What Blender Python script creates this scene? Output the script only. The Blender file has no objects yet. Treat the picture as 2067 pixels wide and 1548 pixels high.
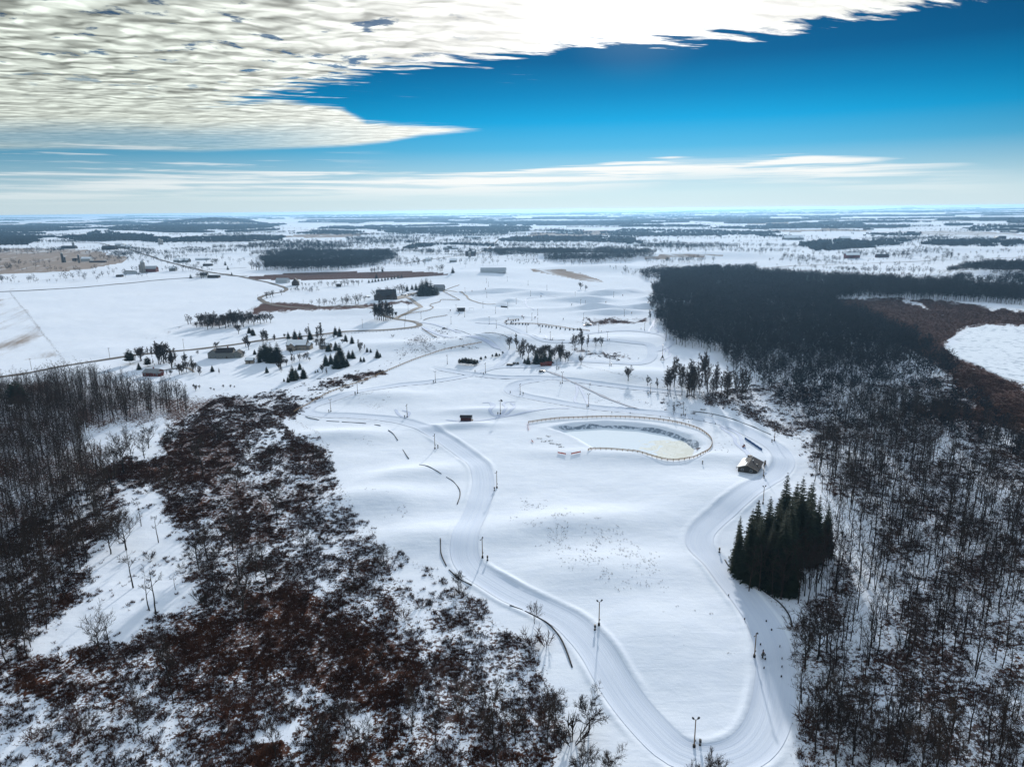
import bpy, bmesh, math, random
import numpy as np
from mathutils import Vector, Matrix

SC = bpy.context.scene
COL = SC.collection
rnd = random.Random(7)
RNG = np.random.default_rng(11)

# ------------------------------------------------------------------ camera
FPX = 1397.0            # focal length in pixels of the 2067 px wide photograph
CAM_H = 115.0
PITCH = math.radians(14.05)
ROLL = 0.0106
_R0 = np.array([1., 0, 0]); _U0 = np.array([0, math.sin(PITCH), math.cos(PITCH)])
CF = np.array([0, math.cos(PITCH), -math.sin(PITCH)])
CR = math.cos(ROLL) * _R0 - math.sin(ROLL) * _U0
CU = math.cos(ROLL) * _U0 + math.sin(ROLL) * _R0
cam_data = bpy.data.cameras.new("camera")
cam_data.sensor_width = 36.0
cam_data.lens = 36.0 * FPX / 2067.0
cam_data.clip_start = 1.0
cam_data.clip_end = 200000.0
cam = bpy.data.objects.new("camera", cam_data)
COL.objects.link(cam)
cam.matrix_world = Matrix(((CR[0], CU[0], -CF[0], 0), (CR[1], CU[1], -CF[1], 0), (CR[2], CU[2], -CF[2], CAM_H), (0, 0, 0, 1)))
SC.camera = cam

def pix_dir(px, py):
    return CF + (px - 1033.5) / FPX * CR - (py - 774.0) / FPX * CU

def pix_azel(px, py):
    d = pix_dir(px, py)
    return math.degrees(math.atan2(d[0], d[1])), math.degrees(math.atan2(d[2], math.hypot(d[0], d[1])))

# ------------------------------------------------------------------ light and exposure
SUN_AZ, SUN_EL = 9.6, 15.6
sun_data = bpy.data.lights.new("sun", 'SUN')
sun_data.energy = 3.7
sun_data.angle = math.radians(1.6)
sun_data.color = (1.0, 0.965, 0.9)
sun = bpy.data.objects.new("sun", sun_data)
COL.objects.link(sun)
_a, _e = math.radians(SUN_AZ), math.radians(SUN_EL)
SUN_DIR = Vector((math.sin(_a) * math.cos(_e), math.cos(_a) * math.cos(_e), math.sin(_e)))
sun.rotation_euler = SUN_DIR.to_track_quat('Z', 'Y').to_euler()
SC.view_settings.view_transform = 'Standard'
SC.view_settings.look = 'None'
SC.view_settings.exposure = 0.31
SC.view_settings.gamma = 1.0
SC.view_settings.use_curve_mapping = False
SC.cycles.use_denoising = True
SC.cycles.max_bounces = 4
SC.cycles.diffuse_bounces = 2
SC.cycles.glossy_bounces = 1
SC.cycles.transparent_max_bounces = 4
SC.cycles.volume_bounces = 0
SC.cycles.sample_clamp_indirect = 4.0
SC.render.film_transparent = False

# ------------------------------------------------------------------ node helper
class NT:
    def __init__(self, tree):
        self.t = tree; self.n = tree.nodes; self.l = tree.links
    def node(self, typ, **kw):
        nd = self.n.new(typ)
        for k, v in kw.items():
            setattr(nd, k, v)
        return nd
    def put(self, sock, v):
        if v is None: return
        if hasattr(v, 'links') or isinstance(v, bpy.types.NodeSocket):
            self.l.new(v, sock)
        else:
            sock.default_value = v
    def m(self, op, a, b=None, c=None, clamp=False):
        nd = self.node('ShaderNodeMath', operation=op); nd.use_clamp = clamp
        for i, v in enumerate((a, b, c)): self.put(nd.inputs[i], v)
        return nd.outputs[0]
    def vm(self, op, a, b=None, scale=None):
        nd = self.node('ShaderNodeVectorMath', operation=op)
        self.put(nd.inputs[0], a); self.put(nd.inputs[1], b)
        if scale is not None: self.put(nd.inputs['Scale'], scale)
        return nd.outputs['Value'] if op in ('DOT_PRODUCT', 'LENGTH', 'DISTANCE') else nd.outputs['Vector']
    def mix(self, f, a, b, typ='MIX'):
        nd = self.node('ShaderNodeMix', data_type='RGBA', blend_type=typ)
        self.put(nd.inputs['Factor'], f)
        for s, v in ((nd.inputs[6], a), (nd.inputs[7], b)):
            if isinstance(v, tuple) and len(v) == 3: v = (*v, 1)
            self.put(s, v)
        return nd.outputs[2]
    def sep(self, v):
        nd = self.node('ShaderNodeSeparateXYZ'); self.put(nd.inputs[0], v); return nd.outputs
    def comb(self, x, y, z=0.0):
        nd = self.node('ShaderNodeCombineXYZ')
        for i, v in enumerate((x, y, z)): self.put(nd.inputs[i], v)
        return nd.outputs[0]
    def noise(self, vec, scale, detail=3.0, rough=0.5, dist=0.0, dim='3D'):
        nd = self.node('ShaderNodeTexNoise', noise_dimensions=dim)
        self.put(nd.inputs['Vector'], vec); self.put(nd.inputs['Scale'], scale)
        nd.inputs['Detail'].default_value = detail; nd.inputs['Roughness'].default_value = rough
        nd.inputs['Distortion'].default_value = dist
        return nd.outputs['Fac']
    def ramp(self, f, stops, interp='LINEAR'):
        nd = self.node('ShaderNodeValToRGB'); cr = nd.color_ramp; cr.interpolation = interp
        while len(cr.elements) > 1: cr.elements.remove(cr.elements[-1])
        cr.elements[0].position = stops[0][0]
        cr.elements[0].color = (*stops[0][1], 1)
        for p, c in stops[1:]:
            e = cr.elements.new(p); e.color = (*c, 1)
        self.put(nd.inputs[0], f)
        return nd.outputs[0]
    def sstep(self, v, a, b):
        nd = self.node('ShaderNodeMapRange', interpolation_type='SMOOTHSTEP')
        self.put(nd.inputs[0], v); self.put(nd.inputs[1], a); self.put(nd.inputs[2], b)
        nd.inputs[3].default_value = 0; nd.inputs[4].default_value = 1
        return nd.outputs[0]
    def curve(self, v, pts):
        nd = self.node('ShaderNodeFloatCurve'); c = nd.mapping.curves[0]
        while len(c.points) > 2: c.points.remove(c.points[1])
        c.points[0].location = pts[0]; c.points[-1].location = pts[-1]
        for p in pts[1:-1]: c.points.new(*p)
        for p in c.points: p.handle_type = 'VECTOR'
        nd.mapping.use_clip = False
        nd.mapping.update()
        self.put(nd.inputs['Value'], v)
        return nd.outputs[0]

# ------------------------------------------------------------------ world: Nishita sky with an altocumulus sheet and low cirrus
world = bpy.data.worlds.new("World"); SC.world = world; world.use_nodes = True
W = NT(world.node_tree); W.n.clear()
wout = W.node('ShaderNodeOutputWorld'); wbg = W.node('ShaderNodeBackground')
W.l.new(wbg.outputs[0], wout.inputs[0])
wbg.inputs['Strength'].default_value = 0.1
nish = W.node('ShaderNodeTexSky', sky_type='NISHITA')
nish.sun_disc = False
nish.sun_elevation = math.radians(SUN_EL); nish.sun_rotation = math.radians(SUN_AZ)
nish.altitude = 300; nish.air_density = 1.0; nish.dust_density = 0.3; nish.ozone_density = 3.0
wdir = W.node('ShaderNodeTexCoord').outputs['Generated']
wx, wy, wz = W.sep(wdir)
az = W.m('MULTIPLY', W.m('ARCTAN2', wx, wy), 180 / math.pi)
el = W.m('MULTIPLY', W.m('ARCSINE', wz), 180 / math.pi)
azn = W.m('ADD', W.m('DIVIDE', az, 100.0), 0.5, clamp=True)       # -50..50 degrees -> 0..1

def sky_curve(pix):                                               # elevation (degrees) of a cloud edge against azimuth
    pts = []
    for px, py in pix:
        a, e = pix_azel(px, py)
        pts.append((min(max(a / 100 + .5, 0), 1), e / 100 + .2))
    pts = [(0.0, pts[0][1])] + [p for p in pts if 0 < p[0] < 1] + [(1.0, pts[-1][1])]
    return W.m('MULTIPLY', W.m('SUBTRACT', W.curve(azn, pts), .2), 100.0)

sd = W.vm('DOT_PRODUCT', wdir, tuple(SUN_DIR))
sunang = W.m('MULTIPLY', W.m('ARCCOSINE', W.m('MINIMUM', sd, 1.0)), 180 / math.pi)
elp = W.m('DIVIDE', W.m('MAXIMUM', el, 0.0), 40.0, clamp=True)
grad = W.ramp(elp, [(0.0, (.56, .66, .70)), (.03, (.52, .65, .70)), (.07, (.29, .50, .62)), (.115, (.075, .36, .58)),
                    (.165, (.006, .275, .53)), (.21, (.002, .178, .385)), (.27, (.002, .085, .215)), (.36, (.002, .048, .130)),
                    (.45, (.003, .034, .12)), (1.0, (.003, .03, .11))])
side = W.sstep(sunang, 50.0, 8.0)
sidef = W.m('ADD', W.m('MULTIPLY', side, 0.66), 0.50)
lowf = W.sstep(el, 7.0, 0.0)
sidef = W.m('ADD', W.m('MULTIPLY', sidef, W.m('SUBTRACT', 1.0, W.m('MULTIPLY', lowf, .75))), W.m('MULTIPLY', lowf, .75))
grad = W.vm('SCALE', grad, scale=sidef)
grad10 = W.vm('SCALE', grad, scale=10.0)
nishd = W.vm('MULTIPLY', nish.outputs[0], (.12, .45, .75))
skyc = W.mix(0.95, nishd, grad10)

# cloud plane coordinates
zc = W.m('MAXIMUM', W.m('ADD', wz, 0.012), 0.012)
plx = W.m('DIVIDE', wx, zc); ply = W.m('DIVIDE', wy, zc)
_ra = math.radians(72.0)                                          # heading of the cloud rolls
cu = W.m('ADD', W.m('MULTIPLY', plx, math.sin(_ra)), W.m('MULTIPLY', ply, math.cos(_ra)))
cv = W.m('SUBTRACT', W.m('MULTIPLY', ply, math.sin(_ra)), W.m('MULTIPLY', plx, math.cos(_ra)))
pl = W.comb(plx, ply, 0.0)
warp = W.noise(pl, 0.9, 2.0)
warp2 = W.noise(pl, 2.6, 3.0)
cvw = W.m('ADD', cv, W.m('ADD', W.m('MULTIPLY', warp, .45), W.m('MULTIPLY', warp2, .12)))
rollp = W.comb(W.m('MULTIPLY', cu, 1.5), W.m('MULTIPLY', cvw, 4.4), 0.0)
n1 = W.noise(rollp, 1.55, 6.0, 0.58)
rollp2 = W.vm('ADD', rollp, (0.03, 0.17, 0.0))
n2 = W.noise(rollp2, 1.55, 6.0, 0.58)
wv = W.node('ShaderNodeTexNoise'); W.put(wv.inputs['Vector'], pl); wv.inputs['Scale'].default_value = 4.5; wv.inputs['Detail'].default_value = 3.0
vpl = W.vm('ADD', W.comb(W.m('MULTIPLY', cu, .72), cvw, 0.0), W.vm('SCALE', wv.outputs['Color'], scale=.22))
def cells(vec):
    nd = W.node('ShaderNodeTexVoronoi', feature='SMOOTH_F1', voronoi_dimensions='2D')
    W.put(nd.inputs['Vector'], vec); nd.inputs['Scale'].default_value = 5.2; nd.inputs['Smoothness'].default_value = .55
    nd.inputs['Detail'].default_value = 1.0; nd.inputs['Roughness'].default_value = .45
    return W.m('SUBTRACT', 1.0, nd.outputs['Distance'])
c1 = cells(vpl); c2 = cells(W.vm('ADD', vpl, (0.012, 0.042, 0.0)))
puff = W.m('ADD', W.m('MULTIPLY', c1, .9), W.m('MULTIPLY', W.m('SUBTRACT', W.noise(pl, 7.0, 4.0, .6), .5), .45))
cellw = W.sstep(az, 3.0, -13.0)                                   # round puffs on the left, long rolls towards the sun
big = W.noise(pl, 0.33, 3.0, 0.5)
fil = W.noise(W.comb(W.m('MULTIPLY', cu, .8), W.m('MULTIPLY', cvw, 6.0), 5.0), 1.6, 6.0, 0.62)

up_edge = sky_curve([(-400, 300), (300, 262), (520, 200), (640, 172), (700, 158), (780, 144), (880, 132), (960, 122), (1050, 114), (1120, 102), (1250, 90), (1400, 84), (1500, 74), (1650, 52), (1800, 28), (1860, 8), (2067, -30), (2500, -120)])
t_top = sky_curve([(-400, 200), (480, 205), (560, 196), (690, 216), (740, 244), (850, 250), (930, 256), (980, 264), (1100, 272), (2500, 274)])
t_bot = sky_curve([(-400, 300), (0, 305), (200, 303), (400, 309), (560, 304), (700, 298), (780, 290), (850, 277), (980, 265), (1100, 262), (2500, 258)])
nz = W.m('MULTIPLY', W.m('SUBTRACT', n1, .5), W.m('ADD', .6, W.m('MULTIPLY', el, .26)))
nzf = W.m('MULTIPLY', W.m('SUBTRACT', fil, .5), 2.2)
du = W.m('ADD', W.m('SUBTRACT', el, up_edge), W.m('ADD', nz, nzf))
m_up = W.sstep(du, -0.15, 0.55)
dt1 = W.m('ADD', W.m('SUBTRACT', t_top, el), W.m('MULTIPLY', nzf, .6))
dt2 = W.m('ADD', W.m('SUBTRACT', el, t_bot), W.m('MULTIPLY', nzf, .10))
m_t = W.m('MULTIPLY', W.sstep(dt1, -0.05, 0.45), W.sstep(dt2, -0.05, 0.35))
# loose scraps below the sheet
scr = W.m('MULTIPLY', W.sstep(fil, .60, .72), W.m('MULTIPLY', W.sstep(W.m('SUBTRACT', el, W.m('SUBTRACT', up_edge, 2.2)), 0, 1.2), W.sstep(az, 6.0, -2.0)))
scr = W.m('MULTIPLY', scr, .75)
# small holes with blue showing in the upper left of the sheet
holen = W.noise(W.comb(W.m('MULTIPLY', cu, 2.4), W.m('MULTIPLY', cvw, 2.8), 8.0), 1.7, 5.0, .6)
hole = W.m('MULTIPLY', W.sstep(holen, .415, .33), W.sstep(el, 7.0, 10.0))
hole = W.m('MULTIPLY', hole, W.sstep(az, 0.0, -10.0))
m_sheet = W.m('MULTIPLY', W.m('MAXIMUM', W.m('MAXIMUM', m_up, m_t), scr), W.m('SUBTRACT', 1.0, W.m('MULTIPLY', hole, .85)))
# thin grey blue part low on the left
thin = W.m('MULTIPLY', W.sstep(W.m('ADD', W.m('SUBTRACT', el, t_bot), W.m('MULTIPLY', nzf, .35)), 2.3, .7), W.m('MULTIPLY', W.sstep(el, 3.2, 5.0), W.sstep(az, -8.0, -24.0)))
m_sheet = W.m('MULTIPLY', m_sheet, W.m('SUBTRACT', 1.0, W.m('MULTIPLY', thin, .62)))
# shading: relief of the rolls seen against the sun
relr = W.m('ADD', W.m('MULTIPLY', W.m('SUBTRACT', n1, n2), .75), W.m('MULTIPLY', W.m('SUBTRACT', n1, .5), .45))
relc = W.m('ADD', W.m('MULTIPLY', W.m('SUBTRACT', c1, c2), .8), W.m('MULTIPLY', W.m('SUBTRACT', puff, .45), .48))
rel = W.m('ADD', W.m('MULTIPLY', relr, W.m('SUBTRACT', 1.0, W.m('MULTIPLY', cellw, .72))), W.m('MULTIPLY', relc, W.m('ADD', .25, W.m('MULTIPLY', cellw, .75))))
rel = W.m('MULTIPLY', rel, W.m('ADD', .25, W.m('MULTIPLY', W.sstep(el, 3.5, 10.0), .75)))
fin = W.m('MULTIPLY', W.m('SUBTRACT', fil, .5), .14)
lum = W.m('ADD', W.m('ADD', .55, rel), fin)
lum = W.m('ADD', lum, W.m('MULTIPLY', W.sstep(sunang, 42.0, 7.0), .32))
glow = W.sstep(sunang, 10.0, 1.0)
lum = W.m('ADD', lum, W.m('MULTIPLY', glow, .9))
lum = W.m('MINIMUM', W.m('MAXIMUM', lum, .20), 1.7)
ctint = W.mix(W.sstep(sunang, 40.0, 8.0), (.92, 1.0, .91), (1.0, 1.0, .965))
over = W.sstep(el, 24.0, 36.0)                                    # unseen overhead sheet: even bluish white, colour and brightness set to light the snow
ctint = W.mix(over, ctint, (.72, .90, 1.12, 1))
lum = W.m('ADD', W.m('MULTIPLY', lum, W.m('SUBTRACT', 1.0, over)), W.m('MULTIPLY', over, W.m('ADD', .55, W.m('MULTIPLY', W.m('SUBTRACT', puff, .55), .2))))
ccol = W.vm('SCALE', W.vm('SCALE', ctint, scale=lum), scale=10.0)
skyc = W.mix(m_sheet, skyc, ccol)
# low cirrus bands close to the horizon
c_top = sky_curve([(-400, 352), (0, 346), (300, 344), (520, 346), (760, 346), (900, 346), (1000, 344), (1100, 338), (1200, 331), (1300, 322), (1360, 312), (1500, 311), (1650, 315), (1760, 320), (1900, 327), (2000, 336), (2200, 352), (2500, 368)])
strk = W.noise(W.comb(W.m('MULTIPLY', az, .05), W.m('MULTIPLY', el, 1.5), 2.0), 1.9, 5.0, 0.55, .25)
dc = W.m('ADD', W.m('SUBTRACT', c_top, el), W.m('MULTIPLY', W.m('SUBTRACT', strk, .5), 1.1))
m_c = W.m('MULTIPLY', W.sstep(dc, -.03, .26), W.sstep(W.m('SUBTRACT', c_top, el), 2.6, .8))
dens = W.m('ADD', W.sstep(strk, .36, .60), W.m('MULTIPLY', W.sstep(W.m('ABSOLUTE', W.m('SUBTRACT', az, 4.0)), 26.0, 4.0), .35), clamp=True)
m_c = W.m('MULTIPLY', m_c, W.m('MULTIPLY', dens, W.m('ADD', .55, W.m('MULTIPLY', side, .45))))
m_c = W.m('MULTIPLY', m_c, W.sstep(az, 37.0, 24.0))
streak2 = W.m('MULTIPLY', W.sstep(strk, .52, .66), W.m('MULTIPLY', W.sstep(el, 2.4, 3.2), W.m('MULTIPLY', W.sstep(el, 5.2, 4.2), W.sstep(az, -8.0, -22.0))))
m_c = W.m('MAXIMUM', m_c, W.m('MULTIPLY', streak2, .55))
skyc = W.mix(m_c, skyc, (8.0, 8.1, 7.95, 1))
# bright air round the sun
skyc = W.mix(W.m('MULTIPLY', W.m('MULTIPLY', W.sstep(sunang, 7.0, 0.5), .9), W.m('ADD', .06, W.m('MULTIPLY', m_sheet, .94))), skyc, (14.0, 13.8, 13.0, 1))
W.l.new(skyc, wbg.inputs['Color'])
# ------------------------------------------------------------------ numpy helpers
def hash2(ix, iy, seed):
    h = (ix.astype(np.int64) * 374761393 + iy.astype(np.int64) * 668265263 + seed * 974634777) & 0xffffffff
    h = ((h ^ (h >> 13)) * 1274126177) & 0xffffffff
    return ((h ^ (h >> 16)) & 0xffffff) / float(0xffffff)

def vnoise(x, y, seed=0):                        # smooth value noise, -1..1
    x = np.asarray(x, float); y = np.asarray(y, float)
    ix = np.floor(x); iy = np.floor(y); fx = x - ix; fy = y - iy
    ix = ix.astype(np.int64); iy = iy.astype(np.int64)
    fx = fx * fx * fx * (fx * (fx * 6 - 15) + 10); fy = fy * fy * fy * (fy * (fy * 6 - 15) + 10)
    a = hash2(ix, iy, seed); b = hash2(ix + 1, iy, seed); c = hash2(ix, iy + 1, seed); d = hash2(ix + 1, iy + 1, seed)
    return 2 * ((a + (b - a) * fx) * (1 - fy) + (c + (d - c) * fx) * fy) - 1

def fbm(x, y, seed=0, octv=3):
    s = 0; a = 1.0; t = 0
    for k in range(octv):
        s = s + a * vnoise(x * 2 ** k + 17.3 * k, y * 2 ** k - 9.1 * k, seed + k); t += a; a *= .5
    return s / t

def smooth(v, a, b):
    t = np.clip((v - a) / (b - a), 0, 1); return t * t * (3 - 2 * t)

def in_poly(px, py, poly):
    px = np.asarray(px, float); py = np.asarray(py, float)
    inside = np.zeros(px.shape, bool)
    n = len(poly)
    for i in range(n):
        x1, y1 = poly[i]; x2, y2 = poly[(i + 1) % n]
        if y1 == y2: continue
        c = (y1 > py) != (y2 > py)
        inside ^= c & (px < (x2 - x1) * (py - y1) / (y2 - y1) + x1)
    return inside

def seg_dist(x, y, pts):
    """distance to a polyline, signed side and arc position"""
    pts = np.asarray(pts, float)
    best = np.full(x.shape, 1e9)
    for (x1, y1), (x2, y2) in zip(pts[:-1], pts[1:]):
        dx, dy = x2 - x1, y2 - y1; L2 = dx * dx + dy * dy + 1e-9
        t = np.clip(((x - x1) * dx + (y - y1) * dy) / L2, 0, 1)
        best = np.minimum(best, np.hypot(x - x1 - t * dx, y - y1 - t * dy))
    return best

def catmull(pts, step=None, n=8):
    pts = np.asarray(pts, float); out = []
    P = np.vstack([2 * pts[0] - pts[1], pts, 2 * pts[-1] - pts[-2]])
    for i in range(1, len(P) - 2):
        p0, p1, p2, p3 = P[i - 1], P[i], P[i + 1], P[i + 2]
        m = n if step is None else max(2, int(np.hypot(*(p2 - p1)[:2]) / step))
        for t in np.linspace(0, 1, m, endpoint=False):
            out.append(.5 * (2 * p1 + (p2 - p0) * t + (2 * p0 - 5 * p1 + 4 * p2 - p3) * t * t + (3 * p1 - p0 - 3 * p2 + p3) * t ** 3))
    out.append(pts[-1])
    return np.array(out)

def project(x, y, z):
    vx, vy, vz = x, y, z - CAM_H
    xc = vx * CR[0] + vy * CR[1] + vz * CR[2]; yc = vx * CU[0] + vy * CU[1] + vz * CU[2]
    zc = np.maximum(vx * CF[0] + vy * CF[1] + vz * CF[2], 1e-3)
    return 1033.5 + FPX * xc / zc, 774 - FPX * yc / zc

def flat(px, py):                                # photo pixel -> point of the level plane z = 0
    d = pix_dir(px, py); t = CAM_H / max(-d[2], 8e-4)
    return d[0] * t, d[1] * t
def flats(pl): return np.array([flat(*p) for p in pl])

# ------------------------------------------------------------------ terrain
# runs (groomed snow): centre lines in photo pixels, width in metres
RUNS = {
 'loop': ([(1108, 766), (1057, 772), (1036, 780), (1033, 790), (1057, 800), (1108, 809), (1176, 819), (1277, 829), (1356, 837), (1404, 842), (1448, 851), (1485, 862), (1523, 881), (1552, 896), (1574, 914), (1582, 937), (1567, 959), (1541, 978), (1508, 1003), (1467, 1033), (1433, 1059), (1415, 1078), (1412, 1100), (1426, 1120), (1447, 1140), (1474, 1174), (1508, 1215), (1541, 1263), (1560, 1315), (1565, 1360), (1562, 1408), (1552, 1452), (1530, 1493), (1493, 1522), (1437, 1534), (1390, 1524), (1350, 1503), (1293, 1445), (1260, 1405), (1232, 1364), (1205, 1320), (1175, 1283), (1141, 1252), (1090, 1225), (1039, 1202), (995, 1176), (955, 1150), (938, 1122), (940, 1090), (953, 1055), (966, 1021), (974, 992), (975, 966), (966, 940), (938, 914), (905, 891), (871, 871), (837, 857), (803, 848), (752, 842), (700, 838), (650, 838), (622, 834), (618, 828), (632, 818), (678, 806), (735, 793), (803, 779), (871, 770), (955, 756)], 9.5),
 'upper': ([(880, 742), (955, 755), (1006, 762), (1091, 764), (1142, 769), (1192, 775), (1277, 784), (1340, 790), (1400, 797)], 8.5),
 'mid': ([(955, 755), (1000, 744), (1077, 741), (1155, 731), (1232, 733), (1290, 735), (1313, 724), (1317, 712), (1310, 700), (1271, 697), (1213, 694), (1135, 694), (1085, 690), (1050, 670), (1010, 655), (960, 652)], 8.0),
 'east': ([(1317, 712), (1345, 700), (1352, 690), (1330, 676), (1280, 668), (1230, 668), (1170, 676)], 8.0),
 'west': ([(1000, 744), (1018, 730), (1022, 716), (1005, 700), (960, 690)], 6.0),
}
RUNW = {k: (catmull(flats(v[0]), step=4.0), v[1]) for k, v in RUNS.items()}
POND_RIM = [(1100, 862), (1150, 852), (1220, 848), (1290, 852), (1350, 862), (1400, 878), (1424, 897), (1420, 912), (1395, 926), (1360, 929), (1325, 925), (1290, 914), (1240, 908), (1200, 907), (1175, 893), (1150, 878), (1125, 868)]
POND_W = flats(POND_RIM)
# soft mounds and ridges: pixel centre, half sizes across and in depth (m), height (m), heading
MOUNDS = [
 (690, 880, 30, 12, 1.6, 0), (820, 960, 26, 12, 1.8, 20), (760, 1010, 30, 16, 2.2, 0), (1150, 1060, 40, 14, 2.2, 12), (1230, 1150, 30, 16, 1.6, 0),
 (980, 830, 30, 8, 1.2, 0), (930, 860, 22, 6, 1.4, 10), (1000, 690, 42, 26, 5.0, 10), (1240, 690, 60, 30, 2.5, 0), (1290, 760, 60, 24, 2.5, -10),
 (1300, 920, 60, 10, 1.3, -8), (1470, 1000, 30, 24, 1.6, 0), (760, 800, 40, 16, 1.6, 0), (1330, 1280, 24, 20, 1.2, 0), (860, 1090, 24, 14, 1.4, 0),
 (1035, 588, 40, 16, 4.5, 0), (1090, 594, 34, 16, 5, 0), (1220, 594, 26, 12, 4.5, 0), (1240, 592, 26, 10, 4, 20), (1160, 606, 34, 14, 5, 0), (1195, 608, 22, 12, 4.5, 0),
 (1205, 624, 20, 11, 5.5, 0), (1240, 632, 30, 12, 5, 0), (1300, 622, 24, 10, 5, 0), (1315, 605, 14, 10, 5.5, 0), (1030, 608, 10, 8, 5.0, 0), (1015, 616, 10, 7, 4.5, 0),
 (985, 645, 14, 8, 2.6, 0), (1032, 641, 18, 7, 3.2, 0), (1005, 590, 26, 10, 3.5, 0), (950, 592, 24, 10, 3, 0), (1268, 590, 20, 9, 4, 0), (1140, 625, 60, 18, 2.5, 0),
 (940, 555, 120, 60, 6, 0), (1200, 545, 160, 60, 8, 0), (700, 545, 200, 60, 4, 0), (1420, 520, 260, 90, 12, 0), (1900, 505, 260, 90, 9, 0),
 (430, 454, 620, 420, 52, 0), (240, 472, 300, 200, 22, 0), (1130, 519, 200, 60, 9, 0), (2030, 560, 150, 70, 11, 0), (760, 628, 90, 30, 3.5, 0), (840, 700, 60, 26, 3, 0),
]
_MW = []
for px, py, a, b, h, rot in MOUNDS:
    mx, my = flat(px, py); _MW.append((mx, my, a * (1.35 if 575 < py < 650 else 1), b, h * (1.1 if 575 < py < 650 else 1.15 if py < 575 else 1.6), math.radians(rot)))

def _grid_dist(pts, w, cell=1.0):
    return pts

def terrain(x, y):
    x = np.asarray(x, float); y = np.asarray(y, float)
    r = np.hypot(x, y)
    z = 0.85 * fbm(x / 46, y / 46, 3, 3) * smooth(r, 0, 250) + 0.10 * fbm(x / 9, y / 9, 9, 2)
    z = z + 3.2 * fbm(x / 260 + 3, y / 260, 21, 3) * smooth(r, 520, 1500)
    z = z + 13 * fbm(x / 1500 + 1.7, y / 1100 + 4, 31, 3) * smooth(r, 1300, 5000)
    z = z + 24 * (fbm(x / 5200 + .4, y / 3000 + .6, 41, 3) + .12) * smooth(r, 5000, 14000) * (1 - smooth(r, 17000, 25000))
    z = z + (86 + 12 * fbm(x / 5200, y / 5200, 47, 2)) * smooth(r, 21500, 30500)      # pale ridge on the horizon
    for mx, my, a, b, h, rot in _MW:
        dx, dy = x - mx, y - my
        c, s = math.cos(rot), math.sin(rot)
        q = ((dx * c + dy * s) / a) ** 2 + ((dy * c - dx * s) / b) ** 2
        m = q < 9
        if m.any():
            z = z + np.where(m, h * np.exp(-q * 1.3), 0)
    # the rim of runs: flattened bed with a low berm on either side
    near = (r < 560) & (y > 60)
    if near.any():
        idx = np.nonzero(near.ravel())[0]
        xr, yr = x.ravel()[idx], y.ravel()[idx]
        zr = z.ravel()[idx].copy()
        d = np.full(xr.shape, 1e9)
        for k in ('loop', 'upper'):
            pts, w = RUNW[k]
            lo = pts.min(0) - 12; hi = pts.max(0) + 12
            bb = (xr > lo[0]) & (xr < hi[0]) & (yr > lo[1]) & (yr < hi[1])
            if bb.any():
                dd = np.full(xr.shape, 1e9)
                xb, yb = xr[bb], yr[bb]
                db = np.full(xb.shape, 1e9)
                for s in range(0, len(pts) - 1, 24):
                    sub = pts[s:s + 25]; l2 = sub.min(0) - 12; h2 = sub.max(0) + 12
                    m2 = (xb > l2[0]) & (xb < h2[0]) & (yb > l2[1]) & (yb < h2[1])
                    if m2.any(): db[m2] = np.minimum(db[m2], seg_dist(xb[m2], yb[m2], sub))
                dd[bb] = db
                d = np.minimum(d, dd - w / 2)
        berm = np.exp(-((d - 1.1) / 1.0) ** 2) * np.clip(0.26 + .42 * fbm(xr / 17, yr / 17, 77, 2), .02, 1) - 0.28 * smooth(d, .3, -1.0)
        zr += np.where(d < 12, berm, 0)
        # pond basin
        bb = (xr > POND_W[:, 0].min() - 30) & (xr < POND_W[:, 0].max() + 30) & (yr > POND_W[:, 1].min() - 30) & (yr < POND_W[:, 1].max() + 30)
        if bb.any():
            closed = np.vstack([POND_W, POND_W[:1]])
            dp = seg_dist(xr[bb], yr[bb], closed)
            dp = np.where(in_poly(xr[bb], yr[bb], POND_W), -dp, dp)
            zr[bb] = zr[bb] * smooth(dp, -2, 6) - 3.4 * smooth(dp, 1.0, -7.5)
        z = z.copy(); zf = z.ravel(); zf[idx] = zr; z = zf.reshape(x.shape)
    return z

def ground(px, py, it=6):                        # photo pixel -> point on the terrain
    d = pix_dir(px, py); z = 0.0
    for _ in range(it):
        t = (CAM_H - z) / max(-d[2], 8e-4)
        x, y = d[0] * t, d[1] * t
        z = float(terrain(np.array([x]), np.array([y]))[0])
    return Vector((x, y, z))

def grounds(pts):
    D = np.array([pix_dir(*p) for p in pts]); z = np.zeros(len(pts))
    for _ in range(5):
        t = (CAM_H - z) / np.maximum(-D[:, 2], 8e-4)
        x, y = D[:, 0] * t, D[:, 1] * t
        z = terrain(x, y)
    return np.stack([x, y, z], 1)

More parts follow.
